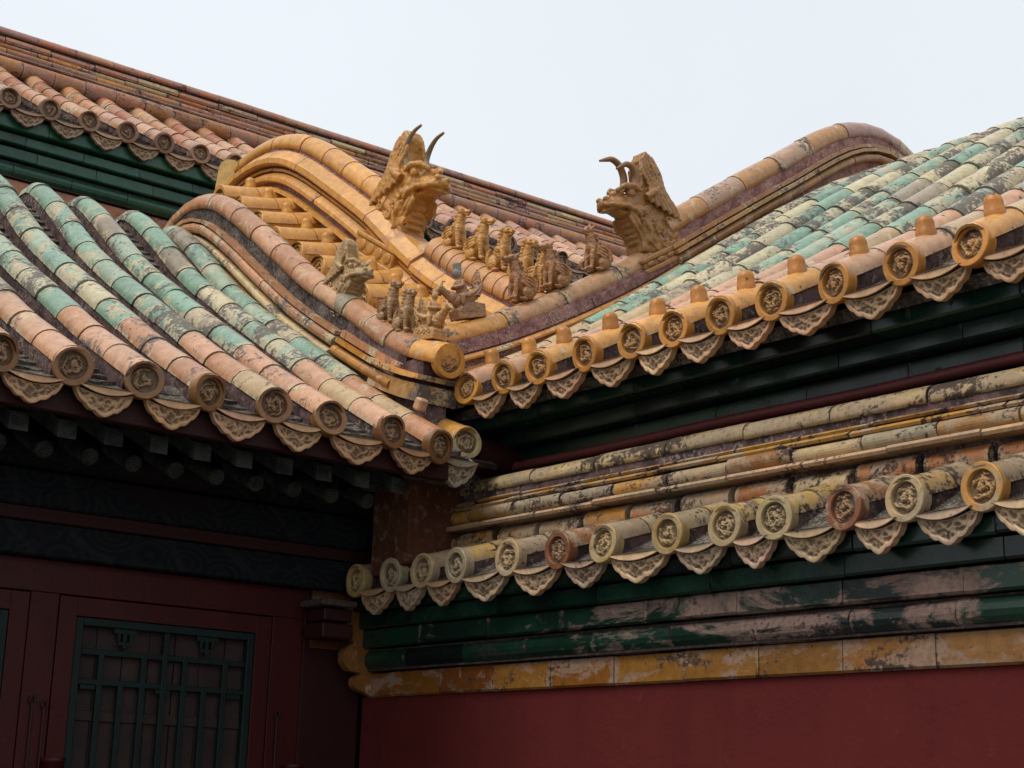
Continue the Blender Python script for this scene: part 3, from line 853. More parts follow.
# =================================================================== RIGHT HALL (roof B)
B = empty('side_hall', (8.0, 5.0, 0), -math.pi / 2, 'right hall with a row of knobbed orange eave tiles above the wall cap', 'building')
PB = Path([(6.30, 4.24), (6.84, 4.52), (7.3, 4.80), (7.78, 5.11), (8.25, 5.42), (8.73, 5.75), (9.3, 6.13), (9.7, 6.38), (10.05, 6.59), (10.4, 6.76), (10.75, 6.89), (11.1, 6.94), (11.45, 6.88), (11.8, 6.70), (12.2, 6.45)])


def tB(i, k, l):
    x = random.random()
    if l < 0.35: return jit(AMBER if x < .6 else SALMON, .1)
    if l < 1.1: return jit(SALMON if x < .7 else TAN, .1)
    ag = random.choice((.02, .06, .10, .14, .18))
    if x < .40: return aged(jit(JADE, .14), ag)
    if x < .62: return aged(jit(JADE2, .12), ag)
    if x < .90: return aged(jit(PALE, .12), ag)
    return aged(jit(ASH, .15), ag)


xsB = [-v for v in (8.42, 8.03, 7.68, 7.24, 6.82, 6.47, 6.10, 5.72, 5.29, 4.86, 4.45)] + [-4.05 + .4 * k for k in range(8)]
roof(B, xsB, PB, tB, tl=0.40, r=0.10, disc_tint=lambda i: AMBER2, drip_tint=lambda i: (0.54, 0.31, 0.16), drip_dz=-0.085, caps_at=0.27, tilt=R(8), cap_tint=(0.42, 0.16, 0.02), pan_x=(-8.75, -1.0))
XB = -8.82
RB = Path([(6.35, 4.42), (6.84, 4.63), (7.3, 4.86), (7.78, 5.13), (8.25, 5.42), (8.73, 5.75), (9.57, 6.32), (9.95, 6.57), (10.3, 6.81), (10.6, 7.0), (10.85, 7.11), (11.1, 7.15), (11.35, 7.08), (11.52, 6.9), (11.62, 6.65)], 8)
lB = 2.5
mb = MB()
lowB = [(0.21, -0.05, -0.015, 'flat', tr(AMBER), 0), (0.175, 0.03, 0.07, 'slope', tr(AMBER2), 0), (0.14, 0.085, 0.155, 'flat', tr((0.2, 0.1, 0.1)), 2)]
ridge(mb, XB, RB, lowB, body=(0.12, -0.16, 0.18, 2), tl=0.5, l0=0, l1=lB)
hiB = [(0.20, -0.05, -0.01, 'flat', tr((0.48, 0.25, 0.08)), 0), (0.165, 0.065, 0.135, 'round', tr((0.36, 0.19, 0.08), .2), 0), (0.18, 0.15, 0.18, 'flat', tr((0.44, 0.24, 0.09)), 0), (0.155, 0.195, 0.225, 'flat', tr((0.34, 0.17, 0.07)), 0)]
ridge(mb, XB, RB, hiB, body=(0.100, -0.18, 0.34, 2), tl=0.5, l0=lB)
mb.build('ridge_moulding', ['tile', 'mortar', 'pinkmortar'], B)
mb = MB()
ridge(mb, XB, RB, [], cap_r=0.105, cap_h=0.20, tint_cap=lambda i, l: jit(AMBER if l < .6 else (0.40, 0.22, 0.11), .1), tl=0.62, l0=0.02, l1=lB - .15)
mb.build('ridge_cover_tiles', ['tile'], B)
mb = MB()
ridge(mb, XB, RB, [], cap_r=0.115, cap_h=0.345, tint_cap=lambda i, l: jit(random.choice([(0.42, 0.26, 0.17), (0.40, 0.20, 0.08), (0.42, 0.27, 0.15), (0.33, 0.19, 0.15)]), .1), tl=0.5, l0=lB + .1)
mb.build('ridge_cover_tiles', ['tile'], B)
layersB = [('eave_board', 'green', 6.50, 4.00, 4.10, False, grn, .9), ('green_course', 'green', 6.66, 3.90, 3.995, False, grn, .8),
           ('green_course', 'green', 6.78, 3.77, 3.895, False, grn, .7), ('green_roll', 'green', 6.84, 3.62, 3.765, True, grn, .6), ('yellow_course', 'oldgold', 6.9, 3.47, 3.615, False, yel, .5)]
cornice(B, -8.6, -1.0, layersB)
mb = MB(); mb.box(-8.75, -1.0, 6.96, 12.0, 0, 4.1); mb.box(-8.9, -1.0, 7.2, 11.9, 4.1, 4.55); mb.build('hall_wall', 'redwall', B)
mb = MB(); mb.box(-9.15, -8.72, 6.08, 6.9, 3.02, 3.74, bev=.01); mb.build('corner_block', 'peelred', B)
mb = MB(); mb.tube([(-8.72, 6.02, 3.10), (-8.72, 6.7, 3.10)], .045, n=12); mb.build('corner_moulding', 'peelred', B)
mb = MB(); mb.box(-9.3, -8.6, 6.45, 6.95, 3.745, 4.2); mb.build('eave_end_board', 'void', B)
mb = MB(); mb.tube([(-8.55, 6.42, 3.82), (-8.55, 7.2, 3.82)], .12, n=22); mb.build('purlin', 'redwood_dark', B)
reroot(B)

mb = MB(); mb.tube([(0, y, -.03 + .004 * math.sin(y * 3)) for y in [(-7.4 + .4 * k) for k in range(20)]] + [(0, 1.0, -.03)], .033, n=14)
for y in (-6.3, -4.3, -2.3, -.3): mb.tube([(0, y, -.03), (.24, y, -.03)], .014, n=8)
meta(mb.build('pipe', 'pipe', None, loc=(6.74, 8.1, 3.80)), 'thin maroon pipe running between the wall ridge and the green cornice', 'pipe')

# =================================================================== GOLD-RIDGED CORNER HALL (roof C)
Cc = empty('corner_hall', (8.5, 11.0, 0), 0, 'middle hall behind the corner with the tall amber ridge and short knobbed gable tiles', 'building')
XC = 7.35
RC = Path([(8.85, 4.38), (9.48, 4.75), (10.2, 5.14), (10.7, 5.48), (11.12, 5.82), (11.46, 6.10), (12.07, 6.52), (12.5, 6.80), (12.85, 6.97), (13.2, 7.03), (13.55, 6.98), (13.9, 6.78), (14.2, 6.45), (14.38, 6.1)], 8)
lC = 2.1
mb = MB()
gl = tr(AMBER, .1); gp = tr((0.46, 0.22, 0.16), .1)
hiC = [(0.205, 0.125, 0.16, 'flat', gl, 0), (0.19, 0.215, 0.31, 'slope', gl, 0), (0.15, 0.325, 0.35, 'flat', tr(AMBER2), 0), (0.205, 0.375, 0.53, 'slope', gl, 0)]
ridge(mb, XC, RC, hiC, body=(0.11, -0.25, 0.50, 1), tl=0.46, l0=lC)
ridge(mb, XC, RC, [], body=(0.10, 0.48, 0.60, 1), l0=lC + .5)
loC = [(0.205, 0.125, 0.16, 'flat', gl, 0), (0.19, 0.215, 0.30, 'slope', gl, 0), (0.15, 0.315, 0.335, 'flat', tr(AMBER2), 0), (0.20, 0.355, 0.50, 'slope', gl, 0)]
ridge(mb, XC, RC, loC, body=(0.11, -0.25, 0.56, 1), tl=0.46, l0=.26, l1=lC)
mb.build('ridge_moulding', ['gold', 'pinkmortar'], Cc)
mb = MB()
ridge(mb, XC, RC, [], cap_r=0.12, cap_h=0.60, tint_cap=lambda i, l: jit(AMBER, .1), tl=0.40, l0=lC + .50)
mb.build('ridge_cover_tiles', ['gold'], Cc)
mb = MB()
ridge(mb, XC, RC, [], cap_r=0.13, cap_h=0.575, tint_cap=lambda i, l: jit((0.50, 0.25, 0.10), .1), tl=0.14, l0=.36, l1=lC)
mb.build('ridge_cover_tiles', ['gold'], Cc)
# short gable tiles at right angles to the ridge
zc = [(9.3, 5.06), (9.72, 5.28), (10.06, 5.41), (10.405, 5.60), (11.385, 6.17), (11.73, 6.385), (12.06, 6.61), (12.43, 6.86), (12.8, 7.08), (13.2, 7.15)]
def zcap(y):
    for (a, za), (b, zb) in zip(zc, zc[1:]):
        if y <= b: return lerp(za, zb, (y - a) / (b - a))
    return zc[-1][1]
gable_y = [12.80 - .355 * k for k in range(11)]
for y in gable_y:
    z = zcap(y + .02) - .165
    PG = Path([(6.66, z - .06), (6.95, z), (7.28, z + .09)])
    mb = MB()
    mortar_core(mb, 0, PG, .02, PG.len, .128, .14)
    tile_tube(mb, 0, PG, 0, .34, .140, .135, jit(AMBER, .08)); tile_tube(mb, 0, PG, .347, PG.len, .135, .13, jit(AMBER, .08))
    mb.t = [t if t != (.5, .5, .5) else AMBER2 for t in mb.t]
    ro = mb.build('gable_tile', ['gold', 'gold'], Cc, loc=(0, y, 0), rot=(0, 0, -math.pi / 2))
    dd = put('end_disc', DISC[random.randrange(3)], ro, (0, 6.64, z - .06), (R(8), random.random() * 3, 0), AMBER); dd.scale = (1.25, 1, 1.25)
    put('nail_cap', CAP, ro, (0, 6.955, z + .142), (R(6), 0, 0), jit((0.50, 0.22, 0.03), .1))
mb = MB()
for a, b in zip(gable_y, gable_y[1:]):
    y = (a + b) / 2; z = zcap(y) - .225
    mb.rings([[(x, y + u * .13, z + (x - 6.95) * .28 - .03 * (1 - u * u)) for u in (-1, -.5, 0, .5, 1)] for x in (6.62, 6.8, 7.25)], 0, jit(AMBER2, .1), closed=False, caps=False)
mb.build('gable_pan_tiles', 'gold', Cc)
for a, b in zip(gable_y, gable_y[1:]):
    y = (a + b) / 2
    q = put('drip_tile', DRIP[random.randrange(3)], Cc, (6.64, y, zcap(y) - .31), (R(9), 0, -math.pi / 2), AMBER); q.scale = (.88, 1, 1)
mb = MB()
sec = [(8.7, 4.25), (9.5, 4.65), (10.5, 5.20), (11.4, 5.83), (12.1, 6.28), (12.9, 6.76), (13.2, 6.80), (13.8, 6.6)]
mb.rings([[(x, y, z) for (y, z) in sec] + [(x, 13.8, 0), (x, 8.95, 0)] for x in (6.95, 7.6)], smooth=False)
mb.build('gable_wall', 'redwall', Cc)
# roof of the hall to the right of the ridge
PC = Path([(8.9, 4.15), (9.48, 4.50), (10.2, 4.93), (11.12, 5.62), (12.07, 6.32), (12.85, 6.78), (13.3, 6.86), (13.8, 6.65)])
roof(Cc, [7.74 + .4 * k for k in range(10)], PC, lambda i, k, l: jit(random.choice([JADE, JADE2, PALE]), .12), r=.10, disc_tint=lambda i: AMBER2, drip_tint=lambda i: TAN, discs=False, half=.15)
# rounded slab end standing behind the crest
mb = MB()
pr = [(-.10, -.30), (.10, -.30), (.105, .14), (.09, .20), (.04, .235), (-.04, .235), (-.09, .20), (-.105, .14)]
mb.rings([[(x * (1 - .12 * (y > .0)), y, z) for (x, z) in pr] for y in (-.06, .06)], 0, (0.50, 0.31, 0.09), smooth=False)
mb.build('crest_tile', 'gold', Cc, loc=(7.22, 13.75, 7.44), rot=(R(-4), R(5), R(-42)))
reroot(Cc)

# =================================================================== FAR HALL (cap and eave D)
D = empty('rear_hall', (8.5, 16.0, 0), 0, 'rear hall at upper left with a dark green cornice and the long rust-coloured ridge', 'building')
PD = Path([(14.46, 7.98), (15.0, 8.27), (15.6, 8.62), (16.2, 9.0)])
xsD = [3.56 + .409 * k for k in range(40)]
roof(D, xsD, PD, lambda i, k, l: jit(random.choice([SALMON, SALMON2, BRICK, (0.42, 0.22, 0.14)]), .1), tl=.32, r=.098, disc_tint=lambda i: (0.22, 0.11, 0.06), drip_tint=lambda i: (0.34, 0.22, 0.14), drip_dz=-.09, tilt=R(6), skirt=.07, half=.2)
X0, X1 = 3.2, 20.0
g2 = lambda i: jit(random.choice([(0.010, 0.055, 0.032), (0.014, 0.07, 0.042), (0.016, 0.085, 0.05)]), .2)
cornice(D, X0, X1, [('eave_board', 'green', 14.54, 7.72, 7.86, False, g2, .95), ('green_course', 'green', 14.62, 7.60, 7.70, False, g2, .6), ('green_course', 'green', 14.68, 7.47, 7.585, False, g2, .62),
                    ('green_roll', 'green', 14.70, 7.30, 7.46, True, g2, .60), ('orange_course', 'redband', 14.76, 7.14, 7.29, False, lambda i: jit(BRICK, .12), .55)])
mb = MB()
sweep_along_x(mb, X0, X1, rsec(16.10, 9.04, .10, -95, 90) + [(16.5, 9.14), (16.5, 8.94)], 0, .36, lambda i: jit(random.choice([RUST, (0.40, 0.17, 0.06), BRICK]), .12), smooth=True, gap=.008)
mb.build('longitudinal_tiles', 'redband', D)
mb = MB()
sweep_along_x(mb, X0, X1, [(16.11, 9.165), (16.10, 9.18), (16.11, 9.20), (16.6, 9.21), (16.6, 9.16)], 0, .55, lambda i: jit((0.16, 0.09, 0.06), .12))
sweep_along_x(mb, X0, X1, rsec(16.22, 9.255, .042, -80, 80) + [(16.6, 9.298), (16.6, 9.22)], 0, .52, lambda i: jit(random.choice([RUST, AMBER2, BRICK]), .2), wob=.006, gap=.012)
sweep_along_x(mb, X0, X1, rsec(16.25, 9.335, .033, -80, 80) + [(16.6, 9.367), (16.6, 9.305)], 0, .52, lambda i: jit(random.choice([RUST, AMBER2, TAN, PLUM]), .2), wob=.006, gap=.012)
sweep_along_x(mb, X0, X1, [(16.24, 9.375), (16.225, 9.40), (16.24, 9.44), (16.6, 9.44), (16.6, 9.375)], 0, .52, lambda i: jit(random.choice([RUST, BRICK, TAN]), .2), wob=.006, gap=.012)
mb.box(X0, X1, 16.27, 16.5, 8.90, 9.52, 1)
mb.build('ridge_moulding', ['redband', 'seam'], D)
mb = MB()
sweep_along_x(mb, X0, X1, [(16.35 - .11 * math.cos(R(a)), 9.50 + .09 * math.sin(R(a))) for a in range(-10, 191, 20)], 0, .45, lambda i: jit(random.choice([BRICK, PLUM, SALMON2, SALMON2]), .12), smooth=True)
mb.build('ridge_cover_tiles', 'redband', D)
mb = MB(); mb.box(X0, X1, 14.86, 18, 0, 7.7); mb.box(X0, X1, 15.4, 17.2, 7.7, 8.35); mb.build('hall_wall', 'redwall', D)
reroot(D)

# =================================================================== ROOF BEASTS
def ell(bm, c, r, rot=(0, 0, 0), u=12, v=8):
    from mathutils import Euler
    m = Matrix.Translation(c) @ Euler(rot).to_matrix().to_4x4() @ Matrix.Diagonal((*r, 1))
    bmesh.ops.create_uvsphere(bm, u_segments=u, v_segments=v, radius=1, matrix=m)


def tub(bm, pts, rad, n=8):
    mb = MB(); mb.tube(pts, rad, n=n)
    vs = [bm.verts.new(v) for v in mb.v]
    for f in mb.f:
        try: bm.faces.new([vs[i] for i in f])
        except ValueError: pass
    bmesh.ops.remove_doubles(bm, verts=vs, dist=1e-5)


def slab(bm, out, wf):
    """outline in (y, z) with half width wf(y, z)"""
    a = [bm.verts.new((-wf(y, z), y, z)) for y, z in out]; b = [bm.verts.new((wf(y, z), y, z)) for y, z in out]
    n = len(out); fs = [bm.faces.new(a), bm.faces.new(list(reversed(b)))]
    for i in range(n): bm.faces.new((a[i], b[i], b[(i + 1) % n], a[(i + 1) % n]))
    bmesh.ops.triangulate(bm, faces=fs)


def spiral(bm, c, r, side, turns=1.4, rad=.013, flip=1):
    pts = []
    for k in range(16):
        t = k / 15; a = flip * t * turns * 2 * math.pi; rr = r * (1 - .85 * t)
        pts.append((c[0], c[1] + rr * math.cos(a), c[2] + rr * math.sin(a)))
    tub(bm, pts, [rad * (1.15 - .3 * k / 15) for k in range(16)], 6)


def sculpt(name, bm, vox, mat, parent=None, smooth=0.4, iters=2, rough=0.0, seed=0):
    bmesh.ops.recalc_face_normals(bm, faces=bm.faces)
    me = bpy.data.meshes.new(name); bm.to_mesh(me); bm.free()
    o = bpy.data.objects.new(name, me); col.objects.link(o)
    md = o.modifiers.new('r', 'REMESH'); md.mode = 'VOXEL'; md.voxel_size = vox
    ms = o.modifiers.new('s', 'SMOOTH'); ms.factor = smooth; ms.iterations = iters
    dg = bpy.context.evaluated_depsgraph_get(); dg.update()
    m2 = bpy.data.meshes.new_from_object(o.evaluated_get(dg)); bpy.data.objects.remove(o)
    if rough:
        n = len(m2.vertices); cs = [0.0] * (3 * n); ns = [0.0] * (3 * n)
        m2.vertices.foreach_get('co', cs); m2.vertices.foreach_get('normal', ns)
        for i in range(0, 3 * n, 3):
            q = Vector(cs[i:i + 3]) * 26 + Vector((seed, seed, seed)); h = rough * (noise.noise(q) + .6 * noise.noise(q * 2.3))
            for a in range(3): cs[i + a] += ns[i + a] * h
        m2.vertices.foreach_set('co', cs); m2.update()
    m2.materials.clear(); m2.materials.append(M[mat]); m2.name = name
    m2.polygons.foreach_set('use_smooth', [True] * len(m2.polygons))
    return m2


def big_beast(name, loc, rz, S, label, color, horns=True, hstyle=0, tall=1.0, seed=0, base_h=.12, hcol=None, pitch=0.0, mat='beast', pw=.2, pd=.2, pcol=None):
    """horned dragon head ornament; faces -Y locally, S = overall height"""
    root = empty(name, loc, rz, label, 'roof beast')
    root.rotation_euler = (0, 0, rz)
    bm = bmesh.new(); rnd = random.Random(seed)
    # head: cranium, upper snout with rolled lip, lower jaw
    ell(bm, (0, -.22, .58), (.145, .20, .125), (R(14), 0, 0))
    ell(bm, (0, -.38, .66), (.07, .09, .05)); ell(bm, (0, -.42, .565), (.120, .17, .075), (R(20), 0, 0))
    ell(bm, (0, -.545, .555), (.112, .060, .050)); ell(bm, (0, -.42, .525), (.150, .17, .026), (R(16), 0, 0))                       # nose
    for sx in (-1, 1):
        ell(bm, (sx * .055, -.570, .595), (.034, .036, .028))              # nostrils
        tub(bm, [(sx * .05, -.59, .535), (sx * .125, -.52, .525), (sx * .135, -.38, .53), (sx * .145, -.27, .50), (sx * .15, -.20, .44)], [.022, .028, .028, .03, .02])   # lip
        ell(bm, (sx * .118, -.29, .665), (.042, .048, .042))             # eye
        tub(bm, [(sx * .06, -.44, .685), (sx * .12, -.36, .735), (sx * .145, -.26, .735), (sx * .15, -.17, .69)], [.02, .032, .034, .018])     # brow
        tub(bm, [(sx * .15, -.12, .64), (sx * .175, -.02, .70), (sx * .16, .06, .76)], [.04, .034, .012])    # ear
        ell(bm, (sx * .125, -.20, .50), (.05, .08, .055))                # cheek
        for k in range(4):
            spiral(bm, (sx * (.145), -.13 + .07 * k + rnd.uniform(-.01, .01), .50 - .09 * k + rnd.uniform(-.02, .02)), .05, sx, flip=rnd.choice((1, -1)))
        for k in range(3):
            spiral(bm, (sx * .14, .17 + .02 * k, .44 - .12 * k), .055, sx, flip=-1)
        # beard locks under the jaw
        for k in range(4):
            y = -.34 + k * .07
            tub(bm, [(sx * .12, y, .44), (sx * .14, y + .03, .36), (sx * .13, y + .09, .29)], [.026, .024, .008])
        # whisker ribbon
        tub(bm, [(sx * .15, -.19, .42), (sx * .16, -.10, .30), (sx * .155, -.12, .20), (sx * .15, -.03, .12)], [.022, .026, .022, .012])
    # jaw and teeth
    ell(bm, (0, -.36, .475), (.10, .15, .038), (R(-10), 0, 0))
    for sx in (-1, 1):
        for k in range(3): ell(bm, (sx * .095, -.49 + k * .06, .535), (.013, .013, .024), u=8, v=6)
    bmesh.ops.translate(bm, vec=(0, .01, -.10), verts=bm.verts[:])
    out = [(.38, 0), (-.20, 0), (-.20, .10), (-.25, .22), (-.31, .32), (-.33, .42), (-.30, .52), (-.20, .60), (-.10, .66), (-.06, .80), (-.08, .92), (-.05, .99), (.02, 1.02), (.08, .985), (.15, .86), (.21, .66), (.29, .44), (.34, .25), (.39, .1)]
    slab(bm, [(y, z * tall if z > .7 else z) for (y, z) in out], lambda y, z: .135 - .075 * max(0, min(1, (z - .50) / .45)))
    for sx in (-1, 1):
        # wavy mane strands up the plume
        for k in range(6):
            y0 = .27 - .068 * k; pts = []
            for j in range(9):
                t = j / 8; z = lerp(.34 + .03 * k, (1.0 - .02 * abs(k - 2)) * tall, t); yy = lerp(y0 + .05, .07 - .030 * k, t ** .9) + .020 * math.sin(t * 10 + k * .8)
                pts.append((sx * lerp(.148, .082, t), yy, z))
            tub(bm, pts, [.027 - .010 * j / 8 for j in range(9)], 6)
        # scales / feathers near the base
        for a in range(6):
            for b in range(3):
                y, z = .27 - .085 * a + (b % 2) * .04, .05 + .085 * b
                ell(bm, (sx * .132, y, z), (.014, .040, .050), (R(20), 0, 0), 8, 6)
    # ribbed throat
    for k in range(5): ell(bm, (0, -.205 - .020 * k, .10 + .055 * k), (.10, .03, .026), u=10, v=6)
    me = sculpt('body', bm, .0085, mat, smooth=.35, iters=1, rough=.005, seed=seed)
    b = put('body', me, root, color=color); b.scale = (S * .92, S, S); b.location = (0, 0, base_h * S * .9); b.rotation_euler = (pitch * .25, 0, 0)
    # moulded base
    mb = MB()
    pc = pcol or color
    mb.box(-pw, pw, -.30 * S, .42 * S, -pd, -pd * .55, 0, pc, .012)
    mb.box(-pw * .90, pw * .90, -.285 * S, .405 * S, -pd * .55, -.01, 0, pc, .008)
    mb.box(-pw * .97, pw * .97, -.295 * S, .415 * S, -.01, .03, 0, pc, .010)
    mb.box(-.15 * S, .15 * S, -.235 * S, .385 * S, .03, max(.035, base_h * S), 0, pc, .008)
    mb.box(-.115 * S, .115 * S, -.20 * S, -.05 * S, -pd - .12, .02, 0, pc, .01)
    for sx in (-1, 1):
        for k in range(4):
            q = bmesh.new(); ell(q, (sx * pw * .90, (-.19 + .155 * k) * S, -pd * .28), (.014, .062 * S, pd * .22)); mb.bm(q, 0, pc, True)
    bs = mb.build('pedestal', mat, root, color=pc); bs.rotation_euler = (pitch, 0, 0)
    if horns:
        for sx in (-1, 1):
            if hstyle == 0: pts = [(.05, -.20, .58), (.065, -.18, .68), (.08, -.15, .79), (.085, -.19, .91), (.08, -.27, .99), (.075, -.37, 1.02)] if sx < 0 else [(.05, -.26, .58), (.065, -.27, .67), (.08, -.25, .77), (.085, -.30, .87), (.08, -.39, .93), (.075, -.50, .95)]
            else: pts = [(.05, -.40, .57), (.055, -.36, .575), (.058, -.32, .62), (.06, -.30, .69), (.062, -.31, .77), (.062, -.37, .86), (.06, -.46, .89), (.06, -.54, .865), (.055, -.62, .83)]
            if hstyle and sx > 0: pts = [(a, y + .015 * i, z - .010 * i) for i, (a, y, z) in enumerate(pts)]
            pp = Path3(pts)
            mb = MB(); n = len(pp); mb.tube([Vector((sx * a.x, a.y, a.z)) * S for a in pp], [S * (lerp(.036, .012, (k / (n - 1)) ** 1.3) if not hstyle else .012 + .026 * math.sin(math.pi * min(1, .12 + .9 * k / (n - 1))) ** .8) for k in range(n)], n=12, t=color)
            mb.build('horn', mat, root, loc=(0, 0, (base_h * .9 - (0 if hstyle else .05)) * S), color=hcol or color)
    return root


def Path3(pts, sub=5):
    p = [Vector(q) for q in pts]; P = [p[0] * 2 - p[1]] + p + [p[-1] * 2 - p[-2]]; o = []
    for i in range(1, len(P) - 2):
        for k in range(sub):
            t = k / sub; a, b, c, d = P[i - 1:i + 3]
            o.append(0.5 * ((2 * b) + (c - a) * t + (2 * a - 5 * b + 4 * c - d) * t * t + (3 * b - a - 3 * c + d) * t ** 3))
    o.append(p[-1]); return o


AMB_B = (0.46, 0.215, 0.045); BRN_B = (0.32, 0.155, 0.05); ASH_B = (0.40, 0.25, 0.11)


def on_ridge(path, l, h): p, n = path.frame(l); return p.x + n.x * h, p.y + n.y * h


big_beast('dragon_beast', (XC, 10.88, 6.06), 0, .96, 'large amber horned dragon head with two thin curved horns on the amber ridge', AMB_B, seed=3, hcol=(0.22, 0.16, 0.09), pitch=R(30), base_h=.08, pw=.215, pd=.24)
big_beast('dragon_beast', (8.31, 8.82, 5.71), -math.pi / 2, .80, 'brown horned dragon head whose horns hook forward, standing against the sky at right', BRN_B, hstyle=1, seed=5, tall=1.02, hcol=(0.24, 0.12, 0.05), pitch=R(31), base_h=.03, pw=.15, pd=.10)
big_beast('dragon_beast', (XA, 9.84, 5.04), 0, .54, 'small grey weathered dragon head without horns on the left salmon ridge', ASH_B, horns=False, seed=9, tall=.98, pitch=R(26), base_h=.04, mat='oldglaze_obj', pw=.085, pd=.04, pcol=SALMON)


BEAST_MESH = {}


def place_beast(me, loc, rz, S, label, group, color):
    o = put('guardian_beast', me, None, loc, (0, 0, rz), color); S *= 1.14; o.scale = (S * 1.12, S, S)
    return meta(o, label, 'figurine', group)


def small_beast(loc, rz, S, label, group, color, kind='lion', seed=0):
    """sitting guardian animal, faces -Y locally; S = height"""
    if kind in BEAST_MESH: return place_beast(BEAST_MESH[kind], loc, rz, S, label, group, color)
    bm = bmesh.new(); rnd = random.Random(seed)
    ell(bm, (0, .17, .24), (.15, .19, .20), (R(25), 0, 0))                     # haunch
    ell(bm, (0, .03, .40), (.125, .17, .22), (R(-28), 0, 0))                    # trunk
    ell(bm, (0, -.09, .50), (.12, .11, .15))                                   # chest
    tub(bm, [(0, -.06, .52), (0, -.11, .66), (0, -.14, .78)], [.12, .10, .09], 12)   # neck
    for sx in (-1, 1):
        tub(bm, [(sx * .075, -.10, .48), (sx * .085, -.13, .28), (sx * .085, -.13, .10), (sx * .085, -.15, .03)], [.062, .050, .040, .044], 10)
        ell(bm, (sx * .085, -.19, .032), (.050, .075, .034))
        ell(bm, (sx * .13, .13, .17), (.06, .14, .13), (R(-20), 0, 0))
        ell(bm, (sx * .14, .02, .035), (.050, .095, .036))
    hl = {'lion': .13, 'horse': .20, 'dragon': .18, 'bird': .13}[kind]
    ell(bm, (0, -.16, .85), (.095, .12, .095), (R(-10), 0, 0))
    ell(bm, (0, -.16 - hl * .75, .825), (.058, hl * .62, .050), (R(12), 0, 0))
    ell(bm, (0, -.15 - hl * .7, .775), (.046, hl * .45, .026), (R(20), 0, 0))
    for sx in (-1, 1):
        ell(bm, (sx * .066, -.225, .88), (.026, .030, .024), u=8, v=6)
        ell(bm, (sx * .028, -.17 - hl * 1.25, .845), (.020, .022, .018), u=8, v=6)
        tub(bm, [(sx * .06, -.11, .91), (sx * .085, -.07, .985)], [.034, .008])
        if kind in ('lion', 'dragon'):
            for k in range(5): ell(bm, (sx * .09, -.05 + .012 * k, .88 - .075 * k), (.035, .045, .040), u=8, v=6)
        if kind in ('bird', 'horse'):
            for k in range(4): tub(bm, [(sx * .12, -.02, .52 - k * .05), (sx * .165, .12, .50 - k * .07), (sx * .14, .26, .44 - k * .06)], [.030, .028, .010], 6)
        else:
            spiral(bm, (sx * .125, .0, .46), .06, sx, rad=.018); spiral(bm, (sx * .155, .17, .24), .07, sx, rad=.018)
    if kind == 'dragon': tub(bm, [(0, -.12, .93), (0, -.06, 1.02), (0, .02, 1.05)], [.03, .02, .008])
    if kind == 'bird': tub(bm, [(0, -.14, .93), (0, -.13, 1.03)], [.035, .012])
    for k in range(6): ell(bm, (0, .02 + .03 * k, .80 - .085 * k), (.035, .055, .045), u=8, v=6)   # crest
    tub(bm, [(0, .33, .20), (0, .40, .34), (0, .37, .50), (0, .30, .58)], [.05, .062, .05, .015], 8)     # tail
    me = sculpt('guardian', bm, .013, 'beast', smooth=.5, iters=1, rough=.010, seed=seed)
    BEAST_MESH[kind] = me
    return place_beast(me, loc, rz, S, label, group, color)


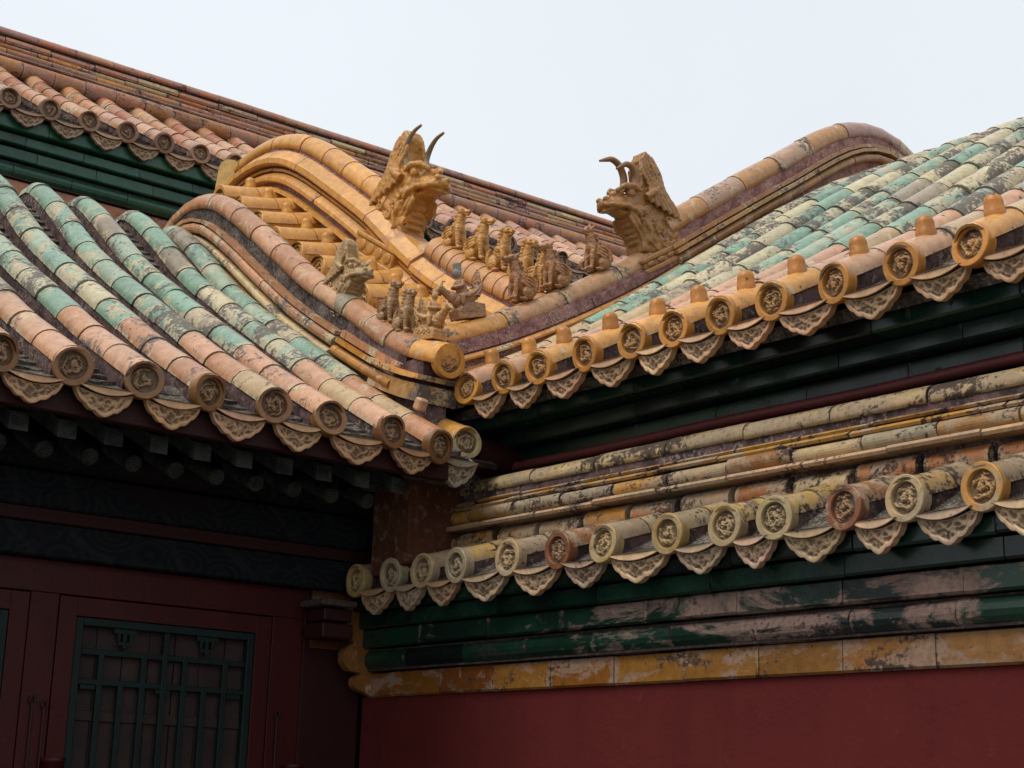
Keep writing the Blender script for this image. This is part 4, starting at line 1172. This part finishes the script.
def rider(loc, rz, S, label, color, headc=None, seed=0, pitch=0.0):
    """immortal riding a crouched phoenix; faces -Y locally"""
    root = empty('phoenix_rider', loc, rz, label, 'figurine'); root.rotation_euler = (pitch, 0, rz)
    bm = bmesh.new()
    slab(bm, [(.38, -.02), (-.28, -.02), (-.30, .16), (-.1, .26), (.2, .28), (.40, .22)], lambda y, z: .15 - .03 * z)
    ell(bm, (0, .0, .36), (.15, .33, .15), (R(8), 0, 0)); ell(bm, (0, -.26, .42), (.10, .14, .12))
    tub(bm, [(0, -.28, .42), (0, -.40, .52), (0, -.47, .58)], [.09, .075, .07], 10)
    ell(bm, (0, -.50, .60), (.07, .10, .07)); tub(bm, [(0, -.55, .59), (0, -.66, .54), (0, -.69, .48)], [.05, .032, .008], 8)
    tub(bm, [(0, -.46, .66), (0, -.40, .74), (0, -.33, .72)], [.03, .024, .01], 6)
    for sx in (-1, 1):
        ell(bm, (sx * .055, -.53, .63), (.022, .024, .022), u=8, v=6)
        for k in range(5):
            tub(bm, [(sx * .12, -.16 + .04 * k, .44), (sx * .19, .02 + .05 * k, .40 + .02 * k), (sx * .17, .22 + .05 * k, .44 + .05 * k)], [.035, .032, .012], 6)
        for k in range(3): spiral(bm, (sx * .145, -.15 + .16 * k, .14), .06, sx, rad=.018)
        for k in range(4):
            tub(bm, [(sx * (.02 + .03 * k), .28, .38), (sx * (.05 + .02 * k), .42, .56), (sx * (.05 + .015 * k), .46 - .03 * k, .86 - .06 * k)], [.045, .052, .014], 6)
    tub(bm, [(0, .28, .36), (0, .44, .60), (0, .47, .92)], [.06, .06, .015], 8)
    b = put('phoenix', sculpt('phoenix', bm, .013, 'beast', smooth=.5, iters=1, rough=.010, seed=seed), root, color=color); b.scale = (S, S, S)
    bm = bmesh.new()
    tub(bm, [(0, .02, .44), (0, 0, .62), (0, -.01, .74)], [.12, .115, .075], 12)
    tub(bm, [(0, -.01, .74), (0, -.01, .80)], [.045, .045], 10)
    for sx in (-1, 1):
        tub(bm, [(sx * .10, 0, .72), (sx * .15, -.06, .60), (sx * .06, -.16, .60), (0, -.18, .62)], [.045, .042, .036, .03], 8)
        tub(bm, [(sx * .08, .0, .46), (sx * .16, -.12, .40), (sx * .16, -.14, .24)], [.07, .055, .035], 8)
    ell(bm, (0, -.015, .87), (.066, .074, .088))
    tub(bm, [(0, 0, .92), (0, .01, 1.0)], [.062, .05], 10)
    me = sculpt('rider', bm, .015, 'beast', smooth=.5, iters=1, rough=.003, seed=seed + 4)
    b = put('rider_figure', me, root, color=color); b.scale = (S, S, S)
    if headc:
        mb = MB(); q = bmesh.new(); ell(q, (0, -.015, .88), (.080, .085, .105), u=20, v=14); mb.bm(q, 0, headc, True)
        mb.tube([(0, .0, .93), (0, .005, 1.0), (0, .01, 1.05)], [.078, .082, .088], n=16)
        h = mb.build('head', 'beast', root, color=headc); h.scale = (S, S, S)
    return root


def along(path, y):          # height of a path at horizontal y
    best = min(path.p, key=lambda q: abs(q.x - y)); i = path.p.index(best); j = min(i + 1, len(path.p) - 1); a = path.p[i]
    if path.p[j].x < y and j < len(path.p) - 1: return path.p[j].y
    b = path.p[j] if y > a.x else path.p[max(i - 1, 0)]
    return a.y if abs(b.x - a.x) < 1e-6 else lerp(a.y, b.y, (y - a.x) / (b.x - a.x))


gC = 'amber guardian animals on the amber ridge'
for i, (y, kd, lb) in enumerate([(10.06, 'horse', 'amber sitting animal right beside the large amber dragon head'), (9.75, 'horse', 'amber sitting animal second from the large amber dragon head'),
                                 (9.46, 'lion', 'amber curly-maned animal third from the large amber dragon head'), (9.18, 'lion', 'amber maned animal fourth from the large amber dragon head'),
                                 (8.99, 'bird', 'pale amber animal half hidden behind the brown ones, farthest from the amber dragon head')]):
    small_beast((XC, y, along(RC, y) + .785), R(8), .33, lb, gC, jit((0.46, 0.22, 0.05), .1), kd, 20 + i)
gB = 'red-brown guardian animals on the right ridge'
for i, (x, kd, lb) in enumerate([(7.02, 'horse', 'red-brown sitting horse-like animal lowest on the right ridge'), (7.34, 'horse', 'red-brown winged animal in the middle of three on the right ridge'),
                                 (7.74, 'bird', 'brown bird-like animal nearest the brown horned dragon head')]):
    small_beast((x, 8.82, along(RB, x) + .36), -math.pi / 2 + R(-6), .325, lb, gB, jit((0.30, 0.14, 0.055), .1), kd, 30 + i)
gA = 'grey-brown guardian animals on the left ridge end'
for i, (y, kd, lb) in enumerate([(9.20, 'horse', 'small grey-brown sitting animal behind, nearer the grey dragon head'), (9.00, 'lion', 'small brown sitting animal right behind the left rider')]):
    small_beast((XA, y, along(LOWA, y) + .10), R(0), .29, lb, gA, jit((0.30, 0.17, 0.07), .1), kd, 40 + i)
rider((XA, 8.70, along(LOWA, 8.70) + .115), 0, .35, 'worn brown figure riding a phoenix on the end tile of the left ridge', (0.44, 0.24, 0.09), seed=51, pitch=R(6))
rider((6.56, 8.82, along(RB, 6.56) + .35), -math.pi / 2, .37, 'brown phoenix rider with a grey mended head at the low end of the right ridge', (0.32, 0.17, 0.085), headc=(0.24, 0.24, 0.22), seed=52, pitch=R(16))
